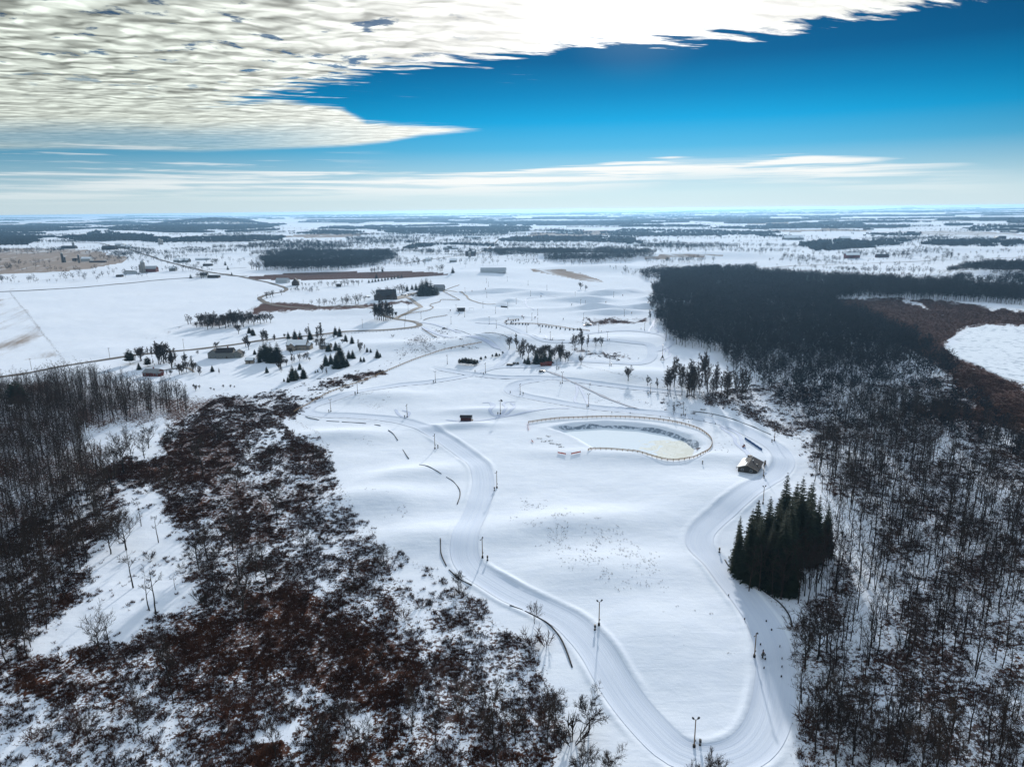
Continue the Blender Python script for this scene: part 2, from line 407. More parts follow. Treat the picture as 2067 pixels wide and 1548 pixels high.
# ------------------------------------------------------------------ cover of the ground: polygons in photo pixels
BRUSH = [   # (polygon, amount of dark shrub stems, amount of red brown reed / dead grass)
 ([(-200, 770), (0, 772), (120, 768), (250, 782), (370, 800), (470, 800), (560, 788), (620, 800), (600, 845), (560, 850), (590, 870), (660, 905), (672, 940), (680, 985), (720, 1050), (775, 1095), (860, 1150), (930, 1195), (985, 1225), (1060, 1290), (1110, 1360), (1130, 1420), (1140, 1480), (1120, 1560), (1100, 1800), (-300, 1800)], .64, .50),
 ([(1340, 800), (1420, 812), (1500, 838), (1560, 868), (1600, 885), (1625, 930), (1640, 960), (1690, 1010), (1700, 1100), (1680, 1190), (1600, 1215), (1605, 1300), (1612, 1480), (1620, 1700), (2300, 1700), (2400, 900), (2100, 780), (1950, 745), (1850, 770), (1650, 775), (1540, 770), (1440, 790)], .54, .34),
 ([(640, 770), (700, 752), (770, 742), (800, 700), (850, 672), (900, 662), (960, 692), (970, 704), (890, 708), (800, 735), (740, 765), (660, 795), (610, 800)], .30, .18),
 ([(362, 660), (400, 650), (470, 634), (520, 620), (545, 626), (560, 640), (520, 650), (440, 658)], .62, .3),
 ([(560, 800), (640, 770), (720, 760), (735, 770), (660, 795), (600, 830)], .35, .1),
 ([(1160, 716), (1200, 714), (1260, 716), (1280, 722), (1310, 727), (1250, 722), (1190, 722)], .45, .2),
 ([(1330, 795), (1345, 790), (1380, 812), (1440, 830), (1400, 832), (1350, 818)], .45, .1),
]
REED = [   # dense red brown reeds
 ([(1680, 602), (1684, 640), (1750, 662), (1830, 700), (1880, 735), (1930, 765), (1945, 735), (1912, 705), (1908, 690), (1935, 668), (1900, 630), (1800, 604)], .95),
 ([(1915, 745), (1960, 733), (2010, 752), (2067, 775), (2160, 800), (2160, 900), (2060, 880), (1980, 830), (1930, 790)], .92),
 ([(636, 776), (690, 764), (730, 752), (770, 748), (784, 753), (760, 764), (700, 774), (660, 780)], .95),
 ([(300, 880), (380, 868), (480, 880), (500, 930), (440, 985), (350, 985), (320, 950)], .72),
 ([(480, 1190), (620, 1180), (650, 1240), (640, 1300), (560, 1330), (470, 1290)], .74),
 ([(640, 1200), (760, 1260), (860, 1340), (850, 1420), (760, 1440), (640, 1400), (560, 1370)], .7),
 ([(340, 1230), (480, 1240), (560, 1330), (560, 1380), (420, 1370), (330, 1300)], .7),
 ([(30, 1330), (200, 1310), (260, 1370), (60, 1450), (0, 1420)], .6),
 ([(490, 1500), (560, 1480), (600, 1520), (560, 1548), (480, 1548)], .8),
 ([(1160, 645), (1240, 642), (1300, 641), (1312, 646), (1250, 652), (1200, 653), (1165, 649)], .95),
 ([(1860, 665), (1900, 640), (1860, 615), (1800, 608), (1700, 602), (1900, 606), (2080, 630), (2120, 660), (2000, 655), (1930, 668), (1905, 695), (1920, 720), (1960, 735), (2067, 775), (2150, 800), (2150, 880), (2067, 850), (1950, 790), (1935, 745), (1890, 700)], .95),
 ([(1835, 820), (1900, 808), (1990, 812), (2080, 830), (2080, 870), (1990, 860), (1880, 845), (1840, 835)], .9),
 ([(1570, 800), (1610, 800), (1625, 815), (1590, 822)], .7),
 ([(500, 632), (540, 608), (590, 612), (650, 618), (760, 613), (830, 607), (835, 613), (760, 622), (650, 626), (560, 628), (520, 640)], .97),
 ([(1310, 727), (1165, 715), (1150, 700), (1190, 708), (1260, 716)], .75),
 ([(275, 683), (300, 678), (330, 668), (365, 655), (420, 645), (425, 652), (370, 664), (330, 676), (300, 686)], .5),
 ([(650, 1440), (760, 1450), (830, 1500), (760, 1560), (640, 1540)], .55),
]
MARSH = [   # dark wet ground of the far creek
 ([(490, 560), (560, 553), (680, 549), (800, 547), (890, 550), (905, 554), (850, 560), (760, 562), (640, 566), (560, 566), (510, 564)], .95),
]
FIELD = [   # stubble showing through thin snow
 ([(-300, 522), (60, 512), (160, 508), (260, 518), (250, 530), (170, 545), (60, 553), (-300, 560)], .9),
 ([(-100, 506), (40, 500), (180, 504), (230, 512), (120, 518), (-100, 520)], .75),
 ([(1070, 543), (1130, 541), (1170, 550), (1215, 566), (1220, 571), (1180, 568), (1120, 556), (1075, 548)], .75),
 ([(1160, 572), (1230, 568), (1310, 570), (1330, 580), (1240, 584), (1170, 580)], .38),
 ([(1240, 588), (1330, 586), (1330, 592), (1260, 593)], .45),
 ([(1300, 518), (1350, 511), (1420, 512), (1470, 516), (1400, 521), (1330, 524), (1300, 524)], .8),
 ([(-200, 566), (0, 575), (160, 563), (300, 556), (390, 560), (250, 568), (60, 585), (-200, 598)], .36),
 ([(-400, 600), (60, 590), (350, 563), (560, 566), (560, 590), (480, 628), (330, 668), (270, 690), (-400, 760)], .26),
 ([(-400, 640), (40, 600), (120, 720), (-400, 780)], .5),
 ([(1520, 480), (1700, 470), (1960, 478), (1900, 486), (1700, 488), (1540, 487)], .2),
 ([(800, 482), (900, 477), (1040, 478), (1000, 487), (850, 492)], .35),
 ([(1800, 462), (1960, 456), (2067, 460), (2000, 468), (1830, 468)], .45),
 ([(380, 467), (470, 462), (560, 468), (470, 474)], .4),
 ([(0, 478), (120, 470), (160, 478), (60, 490), (0, 492)], .3),
 ([(1250, 478), (1400, 472), (1500, 474), (1400, 481)], .3),
 ([(740, 678), (830, 665), (880, 668), (850, 690), (780, 700), (740, 700)], .22),
]
SPECK = [   # sparse grass tufts poking through the snow
 ([(1020, 1000), (1100, 1000), (1160, 1040), (1120, 1060), (1040, 1060)], .5),
 ([(1100, 1060), (1200, 1040), (1330, 1120), (1360, 1190), (1260, 1200), (1160, 1150), (1090, 1110)], .75),
 ([(700, 980), (800, 985), (830, 1040), (760, 1050), (700, 1020)], .3),
 ([(690, 795), (790, 795), (790, 822), (700, 822)], .5),
 ([(680, 860), (780, 870), (770, 900), (690, 890)], .35),
 ([(940, 668), (1040, 665), (1050, 690), (960, 692)], .75),
 ([(1180, 800), (1300, 800), (1320, 825), (1200, 815)], .45),
 ([(700, 640), (860, 630), (860, 670), (700, 676)], .4),
 ([(960, 538), (880, 545), (860, 560), (930, 570), (1040, 545)], .6),
 ([(1440, 880), (1490, 880), (1480, 920), (1440, 920)], .35),
 ([(875, 628), (940, 622), (960, 640), (880, 650)], .6),
 ([(1300, 1180), (1450, 1230), (1480, 1330), (1330, 1290)], .2),
]
CLEAR = [   # open snow inside the brush
 [(165, 880), (230, 862), (330, 850), (355, 858), (310, 885), (330, 915), (280, 925), (220, 918), (190, 905)],
 [(245, 990), (300, 975), (330, 1000), (310, 1030), (360, 1060), (390, 1110), (360, 1170), (420, 1190), (330, 1240), (260, 1300), (130, 1310), (60, 1320), (80, 1290), (170, 1200), (190, 1120), (240, 1050)],
 [(395, 1060), (420, 1055), (425, 1080), (395, 1085)],
 [(500, 880), (570, 872), (575, 895), (520, 905)],
 [(525, 1470), (600, 1450), (590, 1490), (500, 1500)],
 [(690, 1475), (720, 1440), (760, 1445), (730, 1490)],
 [(1570, 890), (1640, 880), (1660, 878), (1640, 890), (1600, 900)],
 [(1680, 780), (1750, 775), (1800, 800), (1760, 840), (1700, 830)],
 [(1680, 1010), (1720, 1000), (1760, 1080), (1780, 1200), (1740, 1300), (1700, 1260), (1730, 1140)],
 [(820, 1130), (900, 1170), (900, 1200), (830, 1180), (790, 1140)],
]
THIN = [   # brush that thins out into the snow
 ([(640, 950), (700, 1000), (760, 1060), (860, 1140), (985, 1220), (1060, 1280), (1120, 1370), (1135, 1460), (1040, 1420), (920, 1330), (800, 1240), (710, 1170), (650, 1080)], .8),
 ([(-100, 1400), (120, 1420), (330, 1440), (420, 1548), (420, 1700), (-100, 1700)], .72),
 ([(560, 1040), (640, 1060), (700, 1150), (660, 1200), (580, 1160)], .7),
]
LAKE = [(1908, 700), (1940, 690), (1930, 684), (1950, 672), (1952, 664), (1985, 659), (2067, 662), (2400, 668), (2600, 800), (2300, 820), (2067, 774), (2010, 752), (1960, 732), (1925, 716)]

def cover(px, py):
    """brush, reed, field, speck amounts (0..1) for photo pixels"""
    wx1 = vnoise(px / 31, py / 17, 5) * 11 * np.clip((py - 430) / 500, .05, 1) + vnoise(px / 9, py / 6, 6) * 5 * np.clip((py - 430) / 500, .05, 1)
    wy1 = vnoise(px / 29, py / 15, 7) * 8 * np.clip((py - 430) / 500, .03, 1) + vnoise(px / 8, py / 5, 8) * 4 * np.clip((py - 430) / 500, .03, 1)
    X, Y = px + wx1, py + wy1
    big = fbm(px / 60, py / 38, 51, 3)
    brush = np.zeros(px.shape); reed = np.zeros(px.shape); field = np.zeros(px.shape); speck = np.zeros(px.shape)
    k = np.clip((py - 430) / 500, .06, 1)
    jit = [(vnoise(px / s1, py / s2, q) * a1 * k, vnoise(px / s1 + 9, py / s2, q + 1) * a1 * .7 * k) for s1, s2, q, a1 in ((40, 24, 401, 34), (15, 9, 411, 22), (6, 4, 421, 14), (22, 14, 431, 30))]
    def soft(poly, f=1.0): return sum(in_poly(px + jx * f, py + jy * f, poly) * .25 for jx, jy in jit)
    for poly, a, b in BRUSH:
        m = soft(poly, .8)
        brush = np.maximum(brush, m * np.clip(a + .42 * big, .12, 1))
        reed = np.maximum(reed, m * np.clip(b + .3 * fbm(px / 70, py / 45, 61, 2), 0, 1))
    for poly, a in REED: reed = np.maximum(reed, a * soft(poly))
    for poly, a in THIN:
        m = 1 - (1 - a) * soft(poly, 1.6); brush = brush * m; reed = reed * m ** 2
    for poly in CLEAR:
        m = 1 - .93 * soft(poly, 1.1); brush = brush * m; reed = reed * m
    for poly, a in FIELD:
        m = in_poly(px + wx1 * .15, py + wy1 * .1, poly); field = np.where(m, np.maximum(field, a), field)
    for poly, a in MARSH:
        m = in_poly(px + wx1 * .3, py + wy1 * .15, poly); field = np.where(m, 0, field); reed = np.where(m, .9, reed)
    for poly, a in SPECK:
        m = in_poly(X, Y, poly); speck = np.where(m, np.maximum(speck, a), speck)
    lk = in_poly(px + wx1 * .5, py + wy1 * .5, LAKE)
    brush = np.where(lk, 0, brush); reed = np.where(lk, 0, reed)
    return brush, reed, field, speck

# ------------------------------------------------------------------ materials
def new_mat(name):
    m = bpy.data.materials.new(name); m.use_nodes = True
    t = NT(m.node_tree); b = m.node_tree.nodes['Principled BSDF']
    return m, t, b

def mat_plain(name, col, rough=.8, var=.25, scale=3.0, metal=0.0):
    m, t, b = new_mat(name)
    tc = t.node('ShaderNodeTexCoord').outputs['Object']
    n = t.noise(tc, scale, 4.0, .6)
    c = t.mix(n, tuple(c * (1 - var) for c in col), tuple(min(1, c * (1 + var)) for c in col))
    t.l.new(c, b.inputs['Base Color']); b.inputs['Roughness'].default_value = rough; b.inputs['Metallic'].default_value = metal
    b.inputs['Specular IOR Level'].default_value = .25
    return m

def snow_material():
    m, t, b = new_mat('snow_ground')
    geo = t.node('ShaderNodeNewGeometry').outputs['Position']
    at = t.node('ShaderNodeAttribute', attribute_name='cover')
    r, g, bl = t.sep(at.outputs['Color']); al = at.outputs['Alpha']
    dist = t.vm('LENGTH', geo)
    fine = t.noise(geo, .85, 4.0, .62)
    fine2 = t.noise(geo, 2.3, 3.0, .6)
    med = t.noise(geo, .16, 4.0, .55)
    large = t.noise(geo, .012, 3.0, .5)
    snow = t.mix(large, (.74, .79, .88), (.82, .85, .905))
    snow = t.mix(t.m('MULTIPLY', t.sstep(med, .35, .65), .35), snow, (.71, .76, .865))
    # wind drifts
    px_, py_, pz_ = t.sep(geo)
    dr = t.noise(t.comb(t.m('MULTIPLY', px_, .05), t.m('MULTIPLY', py_, .35), 0.0), 1.0, 4.0, .6, .6)
    snow = t.mix(t.m('MULTIPLY', t.sstep(dr, .45, .7), .25), snow, (.69, .745, .86))
    # far fields: hedges of grass and stubble in stripes
    st = t.noise(t.comb(t.m('MULTIPLY', t.m('ADD', px_, t.m('MULTIPLY', py_, .35)), .035), t.m('MULTIPLY', t.m('SUBTRACT', py_, t.m('MULTIPLY', px_, .2)), .006), 0.0), 1.0, 5.0, .65)
    fl = t.sstep(t.m('ADD', t.m('MULTIPLY', st, 1.0), t.m('MULTIPLY', fine, .35)), t.m('SUBTRACT', 1.02, t.m('MULTIPLY', bl, .75)), t.m('SUBTRACT', 1.32, t.m('MULTIPLY', bl, .75)))
    stub = t.mix(fine, (.20, .145, .105), (.33, .25, .19))
    col = t.mix(t.m('MULTIPLY', fl, .9), snow, stub)
    # dead grass tufts
    sp = t.m('MULTIPLY', t.sstep(fine2, t.m('SUBTRACT', .80, t.m('MULTIPLY', al, .16)), t.m('SUBTRACT', .84, t.m('MULTIPLY', al, .16))), t.sstep(al, .02, .2))
    col = t.mix(t.m('MULTIPLY', sp, .8), col, (.12, .09, .065))
    # brush litter and reeds
    bt = t.m('ADD', t.m('MULTIPLY', fine, .58), t.m('MULTIPLY', fine2, .42))
    bm = t.m('MULTIPLY', t.sstep(bt, t.m('SUBTRACT', .67, t.m('MULTIPLY', r, .30)), t.m('SUBTRACT', .71, t.m('MULTIPLY', r, .30))), t.sstep(r, .02, .12))
    bcol = t.mix(med, (.032, .016, .012), (.085, .042, .029))
    col = t.mix(t.m('MULTIPLY', bm, .92), col, bcol)
    rm = t.m('MULTIPLY', t.sstep(bt, t.m('SUBTRACT', .70, t.m('MULTIPLY', g, .42)), t.m('SUBTRACT', .78, t.m('MULTIPLY', g, .42))), t.sstep(g, .05, .2))
    rcol = t.mix(fine2, (.036, .014, .008), (.11, .044, .024))
    col = t.mix(t.m('MULTIPLY', rm, .95), col, rcol)
    t.l.new(col, b.inputs['Base Color'])
    b.inputs['Roughness'].default_value = .75
    b.inputs['Specular IOR Level'].default_value = 0.0
    bump = t.node('ShaderNodeBump'); bump.inputs['Strength'].default_value = .55; bump.inputs['Distance'].default_value = .5
    hgt = t.m('ADD', t.m('ADD', t.m('MULTIPLY', fine, .16), t.m('MULTIPLY', med, .8)), t.m('ADD', t.m('MULTIPLY', dr, .35), t.m('MULTIPLY', t.m('MAXIMUM', bm, rm), .5)))
    t.l.new(hgt, bump.inputs['Height'])
    t.l.new(bump.outputs[0], b.inputs['Normal'])
    return m

def make_mesh(name, verts, faces_flat, loop_tot, mat=None, smooth_shade=False):
    """mesh straight from numpy arrays: faces_flat are vertex indices, loop_tot vertices per face"""
    me = bpy.data.meshes.new(name)
    nv, nl, nf = len(verts), len(faces_flat), len(loop_tot)
    me.vertices.add(nv); me.loops.add(nl); me.polygons.add(nf)
    me.vertices.foreach_set('co', np.asarray(verts, np.float32).ravel())
    me.loops.foreach_set('vertex_index', np.asarray(faces_flat, np.int32))
    st = np.zeros(nf, np.int32); st[1:] = np.cumsum(loop_tot)[:-1]
    me.polygons.foreach_set('loop_start', st)
    if smooth_shade: me.polygons.foreach_set('use_smooth', np.ones(nf, bool))
    me.update(calc_edges=True)
    if mat: me.materials.append(mat)
    return me

def link(name, me, parent=None, loc=None, rotz=0.0):
    o = bpy.data.objects.new(name, me); COL.objects.link(o)
    if loc is not None: o.location = loc
    if rotz: o.rotation_euler = (0, 0, rotz)
    if parent: o.parent = parent
    return o

def tag(o, label=None, cat=None, group=None, kind=None):
    if label: o['label'] = label
    if cat: o['category'] = cat
    if group: o['group'] = group
    if kind: o['kind'] = kind
    return o

# ------------------------------------------------------------------ the ground: one sheet to the horizon
def build_ground():
    azs = np.concatenate([np.linspace(-180, -50, 27)[:-1], np.linspace(-50, -40, 40)[:-1], np.linspace(-40, 40, 860), np.linspace(40, 50, 40)[1:], np.linspace(50, 180, 27)[1:-1]])
    ys = np.arange(1640, 431, -1.75)                              # rows evenly spaced in the picture, then to the horizon
    rr = np.array([flat(1033.5, y)[1] for y in ys])
    rr = np.concatenate([[20, 45, 65, 80, 90], rr[rr > 96], np.geomspace(rr[-1] * 1.06, 31000, 10)])
    A = np.radians(azs); na, nr = len(A), len(rr)
    X = np.outer(rr, np.sin(A)); Y = np.outer(rr, np.cos(A))
    Z = terrain(X, Y)
    verts = np.stack([X.ravel(), Y.ravel(), Z.ravel()], 1)
    verts = np.vstack([verts, [[0, 0, float(Z[0].mean())]]])
    i = np.arange(nr - 1)[:, None] * na; j = np.arange(na)[None, :]; j2 = (j + 1) % na
    q = np.stack([i + j, i + na + j, i + na + j2, i + j2], -1).reshape(-1, 4)
    ctr = nr * na
    tri = np.stack([np.full(na, ctr), np.arange(na), (np.arange(na) + 1) % na], 1)
    me = make_mesh('snow_ground', verts, np.concatenate([q.ravel(), tri.ravel()]), np.concatenate([np.full(len(q), 4), np.full(na, 3)]), snow_material(), True)
    px, py = project(X.ravel(), Y.ravel(), Z.ravel())
    front = (Y.ravel() > 20)
    px = np.where(front, px, -9999); py = np.where(front, py, -9999)
    br, rd, fd, sp = cover(px, py)
    # beyond the mapped fields: patchwork of stubble
    r = np.hypot(X.ravel(), Y.ravel())
    far = smooth(r, 2200, 3600)
    cell = vnoise(np.floor(X.ravel() / 420 + .3 * np.sin(Y.ravel() / 900)) * 7.7, np.floor(Y.ravel() / 560) * 5.3, 91)
    fd = np.maximum(fd, far * np.clip(cell * 1.25 - .1, 0, .85))
    ca = me.color_attributes.new('cover', 'FLOAT_COLOR', 'POINT')
    c = np.zeros((len(verts), 4), np.float32)
    c[:-1, 0] = br; c[:-1, 1] = rd; c[:-1, 2] = fd; c[:-1, 3] = sp
    ca.data.foreach_set('color', c.ravel())
    o = link('ground', me); tag(o, kind='structure')
    return o
build_ground()
# ------------------------------------------------------------------ shared materials
M = {}
M['asphalt'] = mat_plain('road_surface', (.105, .088, .078), .85, .35, .35)
M['gravel'] = mat_plain('gravel_drive', (.26, .23, .21), .9, .3, .3)
M['wood'] = mat_plain('weathered_wood', (.17, .115, .075), .85, .35, 2.5)
M['wood_dark'] = mat_plain('dark_wood', (.045, .030, .024), .85, .35, 2.0)
M['rail'] = mat_plain('fence_wood', (.30, .19, .10), .85, .3, 2.0)
M['black'] = mat_plain('black_rubber', (.012, .012, .013), .7, .3, 2.0)
M['metal'] = mat_plain('grey_metal', (.22, .23, .24), .45, .2, 2.0, .6)
M['lamp'] = mat_plain('lamp_housing', (.035, .033, .032), .5, .2, 4.0)
M['red'] = mat_plain('red_board', (.115, .022, .018), .8, .3, 1.2)
M['maroon'] = mat_plain('maroon_board', (.055, .016, .016), .8, .3, 1.2)
M['charcoal'] = mat_plain('charcoal_shingle', (.028, .026, .030), .85, .3, 2.0)
M['greywall'] = mat_plain('grey_siding', (.16, .165, .16), .8, .15, 1.2)
M['tanwall'] = mat_plain('tan_siding', (.24, .20, .16), .8, .15, 1.2)
M['whitewall'] = mat_plain('white_siding', (.62, .62, .62), .8, .08, 1.2)
M['glass'] = mat_plain('window_glass', (.03, .04, .055), .15, .2, 1.0)
M['concrete'] = mat_plain('silo_concrete', (.25, .23, .21), .85, .2, .6)
M['steel'] = mat_plain('galvanised_steel', (.38, .41, .44), .5, .15, .5, .3)
M['orange'] = mat_plain('orange_net', (.50, .11, .075), .8, .2, 2.0)
M['blue'] = mat_plain('blue_netting', (.02, .075, .21), .7, .2, 1.0)
M['snowcap'] = mat_plain('roof_snow', (.80, .83, .88), .7, .06, .8)
M['carpaint'] = mat_plain('dark_car_paint', (.04, .045, .055), .35, .2, 1.0)
M['redpaint'] = mat_plain('red_machine_paint', (.28, .03, .02), .45, .2, 1.5)

def run_material():
    m, t, b = new_mat('groomed_snow')
    uv = t.node('ShaderNodeTexCoord').outputs['UV']
    u, v, _ = t.sep(uv)
    geo = t.node('ShaderNodeNewGeometry').outputs['Position']
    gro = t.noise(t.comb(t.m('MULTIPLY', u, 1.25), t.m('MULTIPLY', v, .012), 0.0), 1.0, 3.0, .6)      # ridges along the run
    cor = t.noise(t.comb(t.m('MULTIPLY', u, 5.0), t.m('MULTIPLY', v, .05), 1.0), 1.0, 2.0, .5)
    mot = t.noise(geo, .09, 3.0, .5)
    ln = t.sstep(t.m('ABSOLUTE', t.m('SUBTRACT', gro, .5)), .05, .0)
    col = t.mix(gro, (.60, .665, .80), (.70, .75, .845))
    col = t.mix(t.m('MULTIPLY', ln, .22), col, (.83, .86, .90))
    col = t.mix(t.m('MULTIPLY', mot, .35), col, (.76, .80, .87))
    t.l.new(col, b.inputs['Base Color']); b.inputs['Roughness'].default_value = .7
    b.inputs['Specular IOR Level'].default_value = 0.0
    bump = t.node('ShaderNodeBump'); bump.inputs['Strength'].default_value = .5; bump.inputs['Distance'].default_value = .25
    t.l.new(t.m('ADD', t.m('MULTIPLY', gro, .8), t.m('MULTIPLY', cor, .3)), bump.inputs['Height'])
    t.l.new(bump.outputs[0], b.inputs['Normal'])
    return m
M['run'] = run_material()

def ribbon(name, pts, width, off, mat, across=6, wob=0.0, ends=True):
    """a strip laid on the terrain along world xy points"""
    pts = np.asarray(pts, float)
    t = np.gradient(pts, axis=0); t /= np.maximum(np.hypot(t[:, 0], t[:, 1])[:, None], 1e-6)
    nrm = np.stack([-t[:, 1], t[:, 0]], 1)
    s = np.concatenate([[0], np.cumsum(np.hypot(*np.diff(pts, axis=0).T))])
    k = np.linspace(-.5, .5, across + 1)
    w = np.full(len(pts), float(width))
    if wob: w = w * (1 + wob * vnoise(s / 9, s * 0 + 3, 13))
    if ends:
        w = w * np.minimum(1, .35 + s / (width * 1.5)) * np.minimum(1, .35 + (s[-1] - s) / (width * 1.5))
    P = pts[:, None, :] + nrm[:, None, :] * (k[None, :, None] * w[:, None, None])
    z = terrain(P[..., 0], P[..., 1])
    r = np.hypot(P[..., 0], P[..., 1])
    z = z + off + np.minimum(r, 3000) * 2.2e-4
    v = np.dstack([P, z]).reshape(-1, 3)
    n, a = len(pts), across + 1
    i = np.arange(n - 1)[:, None] * a; j = np.arange(across)[None, :]
    q = np.stack([i + j, i + j + 1, i + a + j + 1, i + a + j], -1).reshape(-1, 4)
    me = make_mesh(name, v, q.ravel(), np.full(len(q), 4), mat, True)
    uv = me.uv_layers.new(name='uv')
    U = (k[None, :] * w[:, None]).ravel(); V = np.repeat(s, a)
    uv.data.foreach_set('uv', np.stack([U[q.ravel()], V[q.ravel()]], 1).astype(np.float32).ravel())
    return link(name, me)

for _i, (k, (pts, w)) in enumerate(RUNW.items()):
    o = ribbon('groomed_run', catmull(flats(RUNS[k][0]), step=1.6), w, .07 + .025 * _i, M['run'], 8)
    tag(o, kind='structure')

# machine and snowmobile tracks: narrow pairs of ruts on the open snow
M['rut'] = mat_plain('packed_rut', (.47, .54, .70), .8, .12, .5)
RUTS = [
 [(989, 812), (993, 822), (989, 832), (996, 838), (1010, 838), (1018, 832), (1022, 824), (1016, 816), (1024, 812), (1040, 812)],
 [(974, 814), (985, 813), (998, 818), (994, 828), (990, 834), (1000, 839), (1020, 837), (1036, 828), (1038, 820), (1030, 813)],
 [(798, 826), (806, 838), (820, 843), (826, 834), (812, 828)], [(900, 847), (950, 850), (1010, 841), (1060, 834), (1108, 826), (1150, 824)],
 [(1163, 776), (1165, 792), (1160, 808), (1176, 818), (1200, 822), (1280, 822)], [(1167, 778), (1180, 800), (1188, 818)],
 [(1326, 640), (1318, 655), (1330, 672), (1345, 690), (1355, 696)], [(1318, 656), (1310, 668), (1316, 676)],
 [(1453, 862), (1480, 882), (1485, 896), (1505, 915), (1510, 925)], [(1455, 860), (1490, 878), (1500, 905), (1516, 925)],
 [(1100, 680), (1106, 692), (1118, 684)], [(1355, 700), (1340, 712), (1336, 726), (1352, 720), (1348, 706)],
 [(1085, 600), (1062, 604), (1064, 618), (1078, 628)], [(1090, 596), (1130, 600), (1180, 600)],
]
for rut in RUTS:
    o = ribbon('snow_rut', catmull(flats(rut), step=1.5), 1.7, .06, M['rut'], 1); tag(o, kind='structure')
o = ribbon('service_path', catmull(flats([(1092, 748), (1120, 758), (1160, 776), (1200, 792), (1250, 812), (1290, 826)]), step=3), 2.2, .16, mat_plain('worn_path', (.36, .38, .45), .9, .3, .4), 2, .4)
tag(o, kind='structure')

ROADS = [
 ('road', [(-260, 796), (0, 760), (60, 751), (150, 735), (250, 720), (330, 711), (400, 704), (480, 694), (560, 683), (640, 676), (700, 669.5), (768, 665.6), (825, 662.5), (845, 659), (846, 655), (835, 650), (801, 643.5), (774, 637), (751, 626.6), (725, 617.5), (700, 617), (650, 619), (610, 620), (549, 614), (528, 606), (525, 600), (545, 594), (572, 588), (578, 583), (570, 579), (542, 571), (488, 561), (454, 556)], 6.6, 'asphalt'),
 ('road', [(70, 466), (112, 476), (149, 487), (200, 493), (244, 500), (295, 515), (366, 536), (454, 557), (500, 560)], 8.0, 'asphalt'),
 ('road', [(-400, 612), (0, 590.5), (169, 580), (305, 568.5), (383, 563), (454, 558)], 6.0, 'asphalt'),
 ('driveway', [(822, 599), (835, 608), (849, 619), (846, 625), (828, 632), (808, 638), (798, 643)], 6.0, 'gravel'),
 ('driveway', [(800, 604), (812, 598), (830, 594), (846, 590)], 16.0, 'gravel'),
 ('path', [(895, 586), (920, 589), (940, 596), (946, 604), (960, 610), (980, 615), (1000, 617)], 2.6, 'gravel'),
 ('path', [(852, 661), (869, 669), (895, 679), (937, 691), (985, 700), (1010, 708)], 5.0, 'rut'),
 ('path', [(838, 652), (868, 654), (905, 664), (930, 672)], 4.0, 'rut'),
 ('driveway', [(295, 748), (330, 747), (375, 742), (392, 752)], 2.6, 'gravel'),
 ('road', [(1330, 561), (1500, 545), (1700, 533), (1900, 525), (2100, 519)], 5.0, 'asphalt'),
 ('road', [(560, 500), (700, 497), (900, 492), (1000, 489)], 7.0, 'asphalt'),
 ('road', [(1500, 486), (1700, 481), (1900, 478), (2150, 474)], 7.0, 'asphalt'),
 ('road', [(820, 530), (900, 520), (980, 505), (1010, 480)], 6.0, 'asphalt'),
 ('road', [(-200, 506), (100, 502), (240, 500)], 6.0, 'asphalt'),
 ('path', [(405, 545), (440, 544), (500, 541)], 3.5, 'asphalt'),
]
for n, pl, w, mk in ROADS:
    o = ribbon(n, catmull(flats(pl), step=6), w, .10 if n == 'road' else .15, M[mk], 2, .12); tag(o, kind='structure')

# ------------------------------------------------------------------ pond and lake
def ice_material():
    m, t, b = new_mat('pond_ice')
    geo = t.node('ShaderNodeNewGeometry').outputs['Position']
    x, y, z = t.sep(geo)
    ex, ey = flat(1392, 905)
    d = t.vm('DISTANCE', t.comb(x, y, 0.0), (ex, ey, 0))
    n = t.noise(geo, .13, 4.0, .55, 1.2); n2 = t.noise(geo, .8, 4.0, .6)
    e = t.m('ADD', d, t.m('MULTIPLY', t.m('SUBTRACT', n, .5), 52))
    base = t.mix(n2, (.74, .82, .90), (.82, .87, .92))
    rim = t.mix(n2, (.78, .78, .70), (.90, .90, .87))
    rings = t.m('SINE', t.m('MULTIPLY', e, 1.5))
    rim = t.mix(t.m('MULTIPLY', t.sstep(rings, .75, 1.0), .55), rim, (.42, .43, .38))
    wet = t.mix(n2, (.70, .69, .60), (.82, .815, .76))
    col = t.mix(t.sstep(e, 22, 19), base, rim)
    col = t.mix(t.sstep(e, 8, 5), col, wet)
    t.l.new(col, b.inputs['Base Color']); b.inputs['Roughness'].default_value = .5
    b.inputs['Specular IOR Level'].default_value = 0.0
    return m

def poly_sheet(name, xy, zfun, mat, cuts):
    bm = bmesh.new()
    vs = [bm.verts.new((p[0], p[1], 0)) for p in xy]
    bm.faces.new(vs); bmesh.ops.triangulate(bm, faces=bm.faces[:])
    for _ in range(cuts):
        bmesh.ops.subdivide_edges(bm, edges=bm.edges[:], cuts=1, use_grid_fill=True)
    co = np.array([v.co[:] for v in bm.verts]); z = zfun(co[:, 0], co[:, 1])
    for v, zz in zip(bm.verts, z): v.co.z = zz
    bmesh.ops.recalc_face_normals(bm, faces=bm.faces[:])
    if sum(f.normal.z for f in bm.faces) < 0: bmesh.ops.reverse_faces(bm, faces=bm.faces[:])
    me = bpy.data.meshes.new(name); bm.to_mesh(me); bm.free(); me.materials.append(mat)
    return link(name, me)

o = poly_sheet('pond_ice', catmull(np.vstack([POND_W, POND_W[:1]]), n=4)[:-1], lambda x, y: x * 0 - 2.75, ice_material(), 0)
tag(o, kind='structure')

